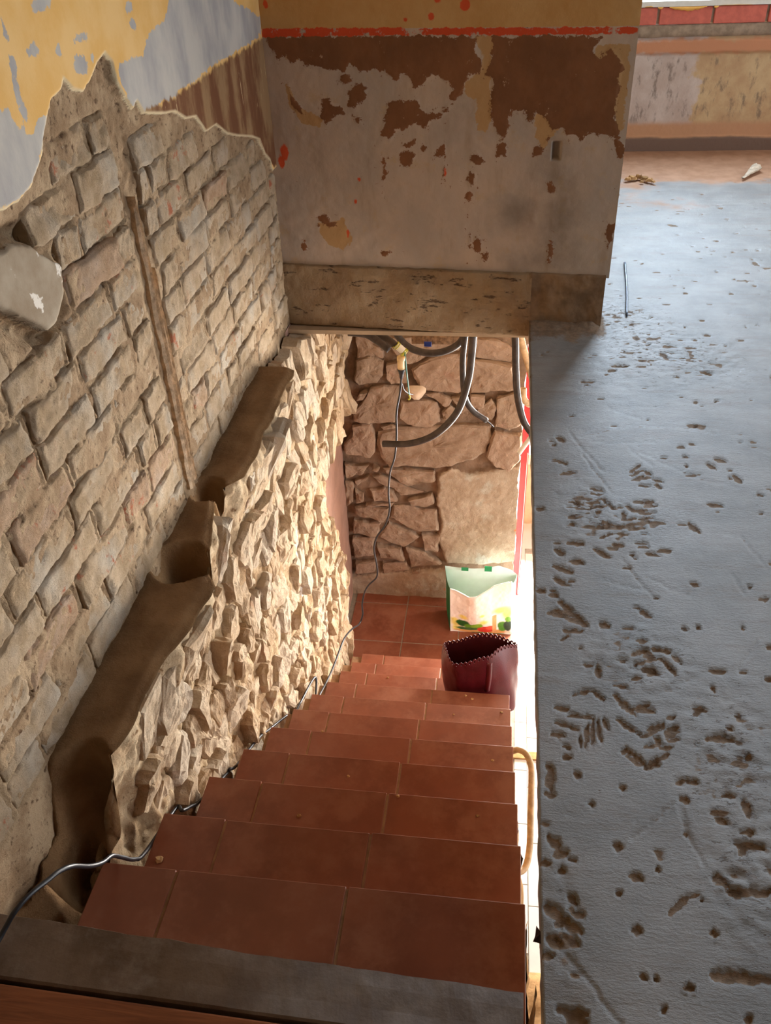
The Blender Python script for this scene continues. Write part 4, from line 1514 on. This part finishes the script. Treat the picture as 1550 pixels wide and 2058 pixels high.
hose6 = tube('conduit', hang([(720, 660, 3.52), (750, 670, 3.52), (775, 680, 3.5), (792, 692, 3.48), (803, 700, 3.47)]), 0.0163, M_RUBBER)
tag(hose6, 'black conduit ending in a white taped joint above the beige socket', 'conduit')
hose7 = tube('conduit', hang([(795, 668, 3.55), (812, 690, 3.55), (835, 704, 3.55), (868, 710, 3.55), (900, 704, 3.55), (925, 688, 3.55), (940, 662, 3.55)]), 0.0163, M_RUBBER)
tag(hose7, 'black conduit sagging in a shallow bow below the beam between two others', 'conduit')
tube('white_tape', hang([(797, 694, 3.465), (803, 699, 3.462), (811, 706, 3.458)]), .0165, M_WHITEP, hose6)
for (a, b) in ((796, 693), (799, 696), (811, 706), (814, 709)):
    p = ony(a, b, 3.46)
    q = [p + .0175 * (np.cos(t) * np.array([.75, 0, .65]) + np.sin(t) * np.array([0, 1, 0])) for t in np.linspace(0, 2 * np.pi, 14)]
    tube('wire_wrap', q, .0022, M_YG, hose6, smooth_pts=False, sides=6)
beamp = boxes('steel_pipe', [(-.40, -.10, 3.60, 3.64, -.30, -.262)], M_WOODOLD)
tag(beamp, 'dusty brown batten running level just under the beam behind the conduits', 'batten')
p = ony(860, 692, 3.585)
tg = bevel_box('tag', (p[0] - .017, p[0] + .017, p[1], p[1] + .004, p[2] - .012, p[2] + .012), M_BLUE, None, .001, 1)
tag(tg, 'small blue clip fixed on the batten under the beam', 'clip')

# beige socket, black plug and the long cable
sp = ony(806, 722, 3.43)
sock = thing('extension_socket', 'beige cable socket hanging from the taped conduit with a black plug below', 'socket', tuple(sp))
ax = np.array([0, 0, 1.0])
s0, s1 = ony(806, 716, 3.43), ony(807, 741, 3.43)
adopt(tube('socket_body', [s0, s0 * .97 + s1 * .03, s0 * .7 + s1 * .3, s0 * .66 + s1 * .34, s1], [.014, .019, .0195, .0175, .0175], M_BEIGE, smooth_pts=False, sides=14), sock)
w0 = ony(814, 706, 3.455)
adopt(tube('socket_wire', [w0, ony(811, 712, 3.44), s0], .004, M_YG), sock)
wl = tube('wire', hang([(813, 706, 3.45), (815, 722, 3.43), (817, 745, 3.43), (820, 770, 3.45), (823, 795, 3.48)]), .0034, M_GRNW)
tag(wl, 'thin green and white wire dangling beside the beige socket to a bare tip', 'wire')
tube('wire_tip', hang([(822, 792, 3.478), (824, 800, 3.48), (821, 803, 3.48)]), .004, M_YG, wl)
wl2 = tube('wire', hang([(808, 770, 3.46), (812, 783, 3.5), (820, 790, 3.55), (830, 793, 3.6)]), .0028, M_CABLE)
tag(wl2, 'short dark wire curling from the hanging cable toward the pale plaster dab', 'wire')
# pale dab of plaster on the stones
p = ony(836, 792, BY - .04)
n = 14
U, V = np.meshgrid(np.linspace(0, 1, 6), np.linspace(0, 2 * np.pi, n, endpoint=False), indexing='ij')
rr = .052 * U * (1 + .15 * np.sin(3 * V))
P = np.stack([p[0] + rr * np.cos(V), BY - .045 + .03 * U ** 2, p[2] + .85 * rr * np.sin(V)], -1)
grid('plaster_dab', P, simple('pale_plaster_dab', C(206, 184, 160), .85, .1, .08), wall_bk, close_u=True)

cable = thing('power_cable', 'long black power cable hanging from the socket and trailing along the stair', 'cable', tuple(ony(807, 745, 3.43)))
p0, p1 = ony(807, 741, 3.43), ony(807, 760, 3.43)
adopt(tube('plug', [p0, p0 * .97 + p1 * .03, p0 * .5 + p1 * .5, p1], [.019, .0195, .012, .008], M_CABLE, smooth_pts=False, sides=12), cable)
cp = hang([(807, 758, 3.43), (804, 790, 3.44), (797, 830, 3.44), (797, 880, 3.45), (793, 920, 3.45), (784, 950, 3.45), (781, 990, 3.46), (783, 1025, 3.46), (774, 1055, 3.47), (757, 1080, 3.48), (752, 1105, 3.48),
           (758, 1140, 3.50), (757, 1160, 3.50), (742, 1175, 3.48), (733, 1190, 3.46), (728, 1215, 3.44), (729, 1235, 3.43), (722, 1254, 3.40)])
cp += [onx(a, b, x) for a, b, x in [(708, 1264, -.71), (694, 1280, -.715), (685, 1300, -.72), (676, 1325, -.72), (666, 1350, -.72), (654, 1375, -.72), (642, 1398, -.72), (634, 1420, -.725)]]
cp += [np.array(q) for q in [(-.745, 2.55, -1.42), (-.765, 2.35, -1.36)]]
cp += [onx(a, b, x) for a, b, x in [(588, 1443, -.745), (582, 1437, -.745), (574, 1440, -.75)]]
cp += [np.array(q) for q in [(-.775, 2.0, -1.10), (-.775, 1.85, -.98)]]
cp += [onx(a, b, x) for a, b, x in [(477, 1537, -.755), (462, 1546, -.76), (455, 1556, -.765)]]
cp += [onx(a, b, x) for a, b, x in [(402, 1610, -.755), (385, 1620, -.757), (366, 1629, -.76)]]
cp += [np.array(q) for q in [(-.785, 1.25, -.52)]]
cp += [onx(a, b, x) for a, b, x in [(293, 1712, -.75), (270, 1727, -.745), (245, 1723, -.74), (225, 1720, -.735), (205, 1734, -.735), (180, 1741, -.735), (145, 1741, -.735), (118, 1752, -.74), (95, 1770, -.745),
                                   (60, 1798, -.755), (30, 1832, -.765), (10, 1866, -.775), (-10, 1900, -.78), (-60, 1960, -.79)]]
adopt(tube('cable_run', cp, .0048, M_CABLE, n=8, sides=8), cable)

# white pipe end below the straight conduit
pp = tube('pipe', hang([(1069, 876, 3.33), (1058, 891, 3.32), (1043, 911, 3.31)]), .011, M_WHITEP, hollow=True, sides=14)
tag(pp, 'short white pipe with open end below the straight conduit', 'pipe')
tube('clip', hang([(1063, 863, 3.31), (1067, 880, 3.31)]), .007, M_STEEL, hose3)

# grab rail beside the stair
rail = tube('grab_rail', [np.array(q) for q in [(.105, 1.885, -.985), (.125, 1.885, -.975), (.150, 1.87, -.975), (.166, 1.835, -.985), (.169, 1.79, -1.0), (.168, 1.66, -1.05), (.165, 1.58, -1.085), (.152, 1.53, -1.1),
                                               (.125, 1.505, -1.09), (.10, 1.5, -1.08)]], .0105, M_RUST, sides=12)
tag(rail, 'cream bent tube grab rail fixed to the open side of the stair', 'handrail')
adopt(bevel_box('rail_block', (.10, .128, 1.478, 1.53, -1.085, -1.03), M_DIRT, None, .003, 1), rail)

# ------------------------------------------------------------------ shopping bag
bagz = FLOOR_Z + .001
bag = thing('shopping_bag', 'white and green shopping bag with vegetable print on the terracotta floor', 'bag', (-.03, 3.85, bagz))
FYb, BYb = 3.775, 3.97


def pt(a, b, Y):
    return ony(a, b, Y)


fl_t = [pt(870 + a / 6.43, 1110 + b / 6.43, FYb) for a, b in [(222, 465), (300, 478), (400, 512), (470, 528), (560, 515), (650, 480), (740, 448), (800, 415), (900, 395), (1020, 372)]]
xs_ = np.array([p[0] for p in fl_t])
zs_ = np.array([p[2] for p in fl_t])
xl, xr = pt(906, 1271, FYb)[0] - .002, pt(1028, 1262, FYb)[0]
nu, nv = 150, 140
u = np.linspace(0, 1, nu)
topz = np.interp(u, (xs_ - xs_[0]) / (xs_[-1] - xs_[0]), zs_)
P = np.zeros((nv, nu, 3))
for i, t in enumerate(np.linspace(0, 1, nv)):
    x0, x1 = xl + (xs_[0] - xl) * t, xr + (xs_[-1] - xr) * t
    P[i, :, 0] = x0 + (x1 - x0) * u
    P[i, :, 2] = bagz + (topz - bagz) * t
    P[i, :, 1] = FYb - .018 * np.sin(np.pi * t) * np.sin(np.pi * u) - .025 * t * np.sin(np.pi * u) ** 2 * (topz.max() - topz) / .06
P[..., 1] += .004 * fbm(P, 14, 3, 200) + .0015 * fbm(P, 50, 3, 201)
# the printed picture: pale field, yellow dabs, greens, tomato and basket
UU, VV = np.meshgrid(u, np.linspace(0, 1, nv))
colp = np.zeros((nv, nu, 3))
colp[:] = C(240, 234, 222)[:3]


def lay(mask, c):
    colp[:] = colp * (1 - mask[..., None]) + np.array(c[:3]) * mask[..., None]


S3 = np.stack([UU * 3, VV * 3, UU * 0], -1)
wob = .035 * fbm(S3, 5, 3, 202)


def blob(cu, cv, ru, rv, c, soft=.35, k=1.0):
    q = np.sqrt(((UU - cu) / ru) ** 2 + ((VV - cv) / rv) ** 2) + wob * 5 * k
    lay(sstep(1 + soft, 1 - soft, q), c)


lay(sstep(.25, .30, UU + wob) * sstep(.46, .40, UU + wob) * .35, C(226, 200, 176))
lay(sstep(.4, .9, UU) * sstep(.35, .75, VV) * .6, C(232, 220, 190))
for q in [(.22, .42, .07, .05), (.10, .22, .09, .07), (.55, .30, .07, .05), (.83, .50, .12, .06), (.53, .48, .04, .03), (.93, .42, .08, .1), (.07, .30, .06, .05), (.12, .10, .08, .06)]:
    blob(*q, C(240, 224, 120), .5)
blob(.50, .045, .42, .055, C(214, 160, 96), .15)
blob(.22, .24, .12, .085, C(40, 92, 36), .15, 1.6)
blob(.33, .17, .10, .09, C(96, 146, 40), .15, 1.6)
blob(.44, .20, .10, .075, C(128, 170, 52), .15, 1.6)
blob(.30, .11, .20, .04, C(70, 104, 58), .12)
blob(.58, .10, .13, .085, C(212, 66, 50), .1, .4)
blob(.66, .14, .07, .055, C(228, 96, 72), .15, .4)
lay(((UU > .695) & (UU < .76) & (VV < .42)).astype(float), C(222, 168, 112))
blob(.86, .17, .08, .10, C(70, 130, 46), .15, 1.4)
blob(.95, .18, .07, .10, C(36, 62, 48), .15, 1.2)
blob(.95, .30, .05, .05, C(110, 170, 60), .2)
lay(sstep(.945, .955, VV) * sstep(.995, .985, VV) * .35, C(200, 196, 190))
adopt(grid('front_panel', P, M_PRINT, attrs=dict(print=colp)), bag)
front = P
# back panel and gussets
bk_t = [pt(870 + a / 6.43, 1110 + b / 6.43, BYb) for a, b in [(158, 168), (300, 180), (500, 192), (680, 190), (850, 160), (1005, 215), (1090, 285)]]
xb_ = np.array([p[0] for p in bk_t])
zb_ = np.array([p[2] for p in bk_t])
n2 = 60
u2 = np.linspace(0, 1, n2)
tz = np.interp(u2, (xb_ - xb_[0]) / (xb_[-1] - xb_[0]), zb_)
PB = np.zeros((40, n2, 3))
for i, t in enumerate(np.linspace(0, 1, 40)):
    x0, x1 = xl - .012 + (xb_[0] - xl + .012) * t, xr + .012 + (xb_[-1] - xr - .012) * t
    PB[i, :, 0] = x0 + (x1 - x0) * u2
    PB[i, :, 2] = bagz + (tz - bagz) * t
    PB[i, :, 1] = BYb - .012 * np.sin(np.pi * u2) * t
PB[..., 1] += .006 * fbm(PB, 9, 3, 203)
adopt(grid('back_panel', PB, M_MINT), bag)


def gusset(fe, be, bulge):
    n = 40
    fe = fe[np.linspace(0, len(fe) - 1, n).astype(int)]
    be = be[np.linspace(0, len(be) - 1, n).astype(int)]
    m = 12
    G = np.zeros((n, m, 3))
    for j, s in enumerate(np.linspace(0, 1, m)):
        G[:, j] = fe * (1 - s) + be * s
        G[:, j, 0] += bulge * np.sin(np.pi * s) * np.sin(np.pi * np.linspace(.15, 1, n) ** .8)
        G[:, j, 2] -= .035 * np.sin(np.pi * s) * np.linspace(0, 1, n)
    return grid('side_gusset', G, M_GREEN)


adopt(gusset(front[:, 0], PB[:, 0], -.018), bag)
adopt(gusset(front[:, -1], PB[:, -1], .014), bag)
adopt(boxes('bottom_panel', [(xl, xr, FYb, BYb, bagz, bagz + .003)], M_GREEN), bag)
# hem along the front top and handle stubs
hem = [front[-1, k] + np.array([0, -.002, -.004]) for k in range(0, nu, 6)]
adopt(tube('hem', hem, .0045, M_WHITEP, sides=6, n=3), bag)
for (a, b, c, d) in ((372, 178, 462, 222), (672, 165, 764, 232)):
    p, q = pt(870 + a / 6.43, 1110 + b / 6.43, BYb - .016), pt(870 + c / 6.43, 1110 + d / 6.43, BYb - .016)
    adopt(boxes('handle', [(p[0], q[0], BYb - .030, BYb - .026, q[2], p[2])], M_GREEN), bag)

# ------------------------------------------------------------------ burgundy tote with scalloped rim
tz0 = -R * 9 + .0015
tote = thing('tote_bag', 'burgundy leather tote with scalloped punched rim standing on a low stair tread', 'bag', (-.03, 2.75, tz0))
ring = [((140, 1172), 2.775), ((180, 1280), 2.71), ((268, 1425), 2.655), ((420, 1428), 2.655), ((600, 1372), 2.67), ((740, 1338), 2.685), ((850, 1240), 2.725), ((960, 1205), 2.76), ((1085, 1195), 2.80),
        ((1060, 1165), 2.83), ((980, 1130), 2.845), ((850, 1078), 2.85), ((750, 1055), 2.85), ((650, 1048), 2.85), ((500, 1078), 2.845), ((350, 1128), 2.83), ((200, 1150), 2.81)]
rp = np.array([ony(870 + a / 6.43, 1110 + b / 6.43, Y) for (a, b), Y in ring])
closed = np.vstack([rp, rp[:1]])
cs = catmull(closed, 24)[:-1]
seg = np.r_[0, np.cumsum(np.linalg.norm(np.diff(np.vstack([cs, cs[:1]]), axis=0), axis=1))]
NS = 44
NU = NS * 8
tt = np.linspace(0, seg[-1], NU, endpoint=False)
cl = np.vstack([cs, cs[:1]])
rim = np.stack([np.interp(tt, seg, cl[:, k]) for k in range(3)], -1)
# base outline
bx0, bx1, by0, by1 = -.168, .135, 2.665, 2.838
angs = np.arctan2((rim[:, 1] - rim[:, 1].mean()) / .095, (rim[:, 0] - rim[:, 0].mean()) / .19)
sq = 4.0
cr_ = (np.abs(np.cos(angs)) ** sq + np.abs(np.sin(angs)) ** sq) ** (-1 / sq)
base = np.stack([(bx0 + bx1) / 2 + (bx1 - bx0) / 2 * cr_ * np.cos(angs), (by0 + by1) / 2 + (by1 - by0) / 2 * cr_ * np.sin(angs), np.full(NU, tz0)], -1)
NV = 46
P = np.zeros((NV, NU, 3))
tv = np.concatenate([np.linspace(0, .86, 30), np.linspace(.86, 1, 17)[1:]])
NV = len(tv)
P = np.zeros((NV, NU, 3))
for i, t in enumerate(tv):
    P[i] = base + (rim - base) * t
    bul = np.sin(np.pi * t) * .018
    P[i, :, 0] += bul * np.cos(angs)
    P[i, :, 1] -= .006 * np.sin(np.pi * t)
# right lower corner sags past the stair edge
sag = np.exp(-((P[..., 0] - .16) / .07) ** 2) * sstep(.5, 0., (P[..., 2] - tz0) / .35)
P[..., 0] += .018 * sag
sc_ = np.abs(np.sin(np.pi * (np.arange(NU) / 8)))
P[..., 2] += (.011 * (sc_ - .6))[None, :] * sstep(.93, 1.0, tv)[:, None]
P[..., :2] += (.006 * fbm(P, 11, 3, 210))[..., None] * sstep(0.05, .3, tv)[:, None, None]
keep = np.ones((NV - 1, NU), bool)
for s in range(NS):
    for dj in (3, 4):
        keep[-6:-3, (s * 8 + dj) % NU] = False
pan = grid('leather_body', P, M_LEATHER, None, keep=keep, close_u=True)
so = pan.modifiers.new('leather', 'SOLIDIFY')
so.thickness = .0022
so.offset = -1
pan.data.materials.append(M_LEATHIN)
so.material_offset = 1
adopt(pan, tote)
adopt(mesh_obj('leather_bottom', [tuple(b) for b in base[::8]], [tuple(range(NS))], M_LEATHER), tote)
# strap tabs hanging on the front
for (k, wdt, t0, t1) in ((0, .011, .06, .88),):
    q = [ony(870 + a / 6.43, 1110 + b / 6.43, 2.655) for a, b in [(735, 1430), (725, 1600), (700, 1790)]]
    n = 14
    tt2 = np.linspace(0, 1, n)
    ctr = np.stack([np.interp(tt2, [0, .5, 1], [p[c] for p in q]) for c in range(3)], -1)
    S = np.zeros((n, 5, 3))
    for j, s in enumerate((-1, -.5, 0, .5, 1)):
        S[:, j] = ctr
        S[:, j, 0] += s * .011
        S[:, j, 1] += -.006 + .008 * s * s - .010 * np.sin(np.pi * tt2)
    st_ = grid('strap', S, M_LEATHER)
    m_ = st_.modifiers.new('t', 'SOLIDIFY')
    m_.thickness = .003
    adopt(st_, tote)

# ------------------------------------------------------------------ small loose things
a, b = onz(1256, 528, .006), onz(1260, 634, .006)
rod = tube('rod', [a, a * .5 + b * .5 + np.array([.004, 0, .0]), b], .0052, M_STEEL, sides=8)
tag(rod, 'thin dark metal rod lying on the wet concrete by the partition end', 'rod')
c = onz(1506, 346, .02)
n = 30
t = np.linspace(0, 1, n)
p0, p1 = onz(1492, 360, .012), onz(1524, 334, .02)
U, V = np.meshgrid(t, np.linspace(0, 2 * np.pi, 14, endpoint=False), indexing='ij')
ctr = p0[None] + (p1 - p0)[None] * t[:, None]
rad = np.interp(t, [0, .3, .6, .85, 1], [.006, .010, .022, .032, .010])
P = np.zeros((n, 14, 3))
d_ = (p1 - p0) / np.linalg.norm(p1 - p0)
s_ = np.array([-d_[1], d_[0], 0])
for j, an in enumerate(np.linspace(0, 2 * np.pi, 14, endpoint=False)):
    P[:, j] = ctr + (s_ * np.cos(an))[None] * rad[:, None] + np.array([0, 0, .7 * np.sin(an)])[None] * rad[:, None]
P += (.016 * fbm(P, 22, 3, 220))[..., None] * np.array([1, .6, .8]) + (.012 * fbm(P, 60, 3, 221))[..., None] * np.array([.8, 1, 1])
P[..., 2] = np.maximum(P[..., 2], .013)
rag = grid('rag', P, M_PAPER, close_u=True, smooth=False)
tag(rag, 'crumpled pale paper scrap twisted on the dusty floor near the far wall', 'paper')


ORD = ['first', 'second', 'third', 'fourth', 'fifth', 'sixth', 'seventh', 'eighth', 'ninth', 'tenth']


def chip(name, p, s, mat, label, cat, group, seed):
    r = np.random.default_rng(seed)
    n = 7
    v = []
    for k in range(n):
        an = 2 * np.pi * k / n
        v.append((p[0] + s * r.uniform(.6, 1.2) * math.cos(an), p[1] + s * r.uniform(.5, 1.0) * math.sin(an), p[2]))
    for k in range(n):
        an = 2 * np.pi * k / n + .2
        v.append((p[0] + .65 * s * r.uniform(.6, 1.1) * math.cos(an), p[1] + .6 * s * r.uniform(.6, 1.0) * math.sin(an), p[2] + s * r.uniform(.4, .8)))
    f = [tuple(range(n))[::-1], tuple(range(n, 2 * n))] + [(k, (k + 1) % n, n + (k + 1) % n, n + k) for k in range(n)]
    return tag(mesh_obj(name, v, f, mat), label, cat, group)


for k, (a, b, s) in enumerate([(1262, 362, .022), (1272, 360, .03), (1284, 358, .026), (1296, 361, .03), (1305, 364, .022), (1312, 366, .016), (1290, 366, .014)]):
    chip('plaster_chunk', onz(a, b, .012), s, M_DIRT, '%s broken plaster chunk from the left in the row beyond the partition end' % ORD[k], 'rubble', 'plaster chunks on the far floor', k)
CW = ['close to its right end', 'towards the middle', 'right of the middle', 'between its middle and right end', 'right of its second joint', 'near its right end', 'low on its right tile',
      'left of its second joint', 'beside the tote', 'right of its second joint', 'at its left part', 'at its first joint', 'near its right end']
TR = [(1008, 1432, 7, .008), (949, 1405, 8, .007), (936, 1398, 8, .006), (912, 1436, 7, .005), (940, 1500, 6, .006), (990, 1528, 5, .006), (965, 1552, 5, .005), (700, 1560, 4, .006), (780, 1362, 9, .006),
      (800, 1600, 3, .006), (600, 1640, 3, .008), (648, 1470, 5, .005), (960, 1640, 3, .006)]
for k, (a, b, i, s) in enumerate(TR):
    chip('mortar_crumb', onz(a, b, -R * i + .0012), s, M_DIRT, 'mortar crumb on the %s tread from the top, %s' % (ORD[i - 1], CW[k]), 'crumb', 'mortar crumbs on the stair', 40 + k)
# flake of old paint lying on the second tread, and a splash of mortar at the floor edge
chip('paint_flake', onz(320, 1728, -.38 + .002), .012, M_BEIGE, 'yellowish flake on the left end of the second tread', 'flake', None, 88)
p = onz(1081, 1884, -.02)
v = [(p[0] + dx, p[1] + dy, p[2] + dz) for dx, dy, dz in ((.012, 0, 0), (-.002, .02, .0), (-.004, .004, -.004), (-.008, -.008, 0), (.0, -.006, -.006), (.012, -.012, 0), (.004, .002, .01))]
f = [(0, 1, 6), (1, 2, 6), (2, 3, 6), (3, 4, 6), (4, 5, 6), (5, 0, 6), (0, 5, 4, 3, 2, 1)]
tag(mesh_obj('mortar_splash', v, f, simple('dark_dried_mortar', C(60, 44, 40), .9, .1)), 'dark jagged dried mortar splash on the edge of the concrete floor', 'mortar splash')
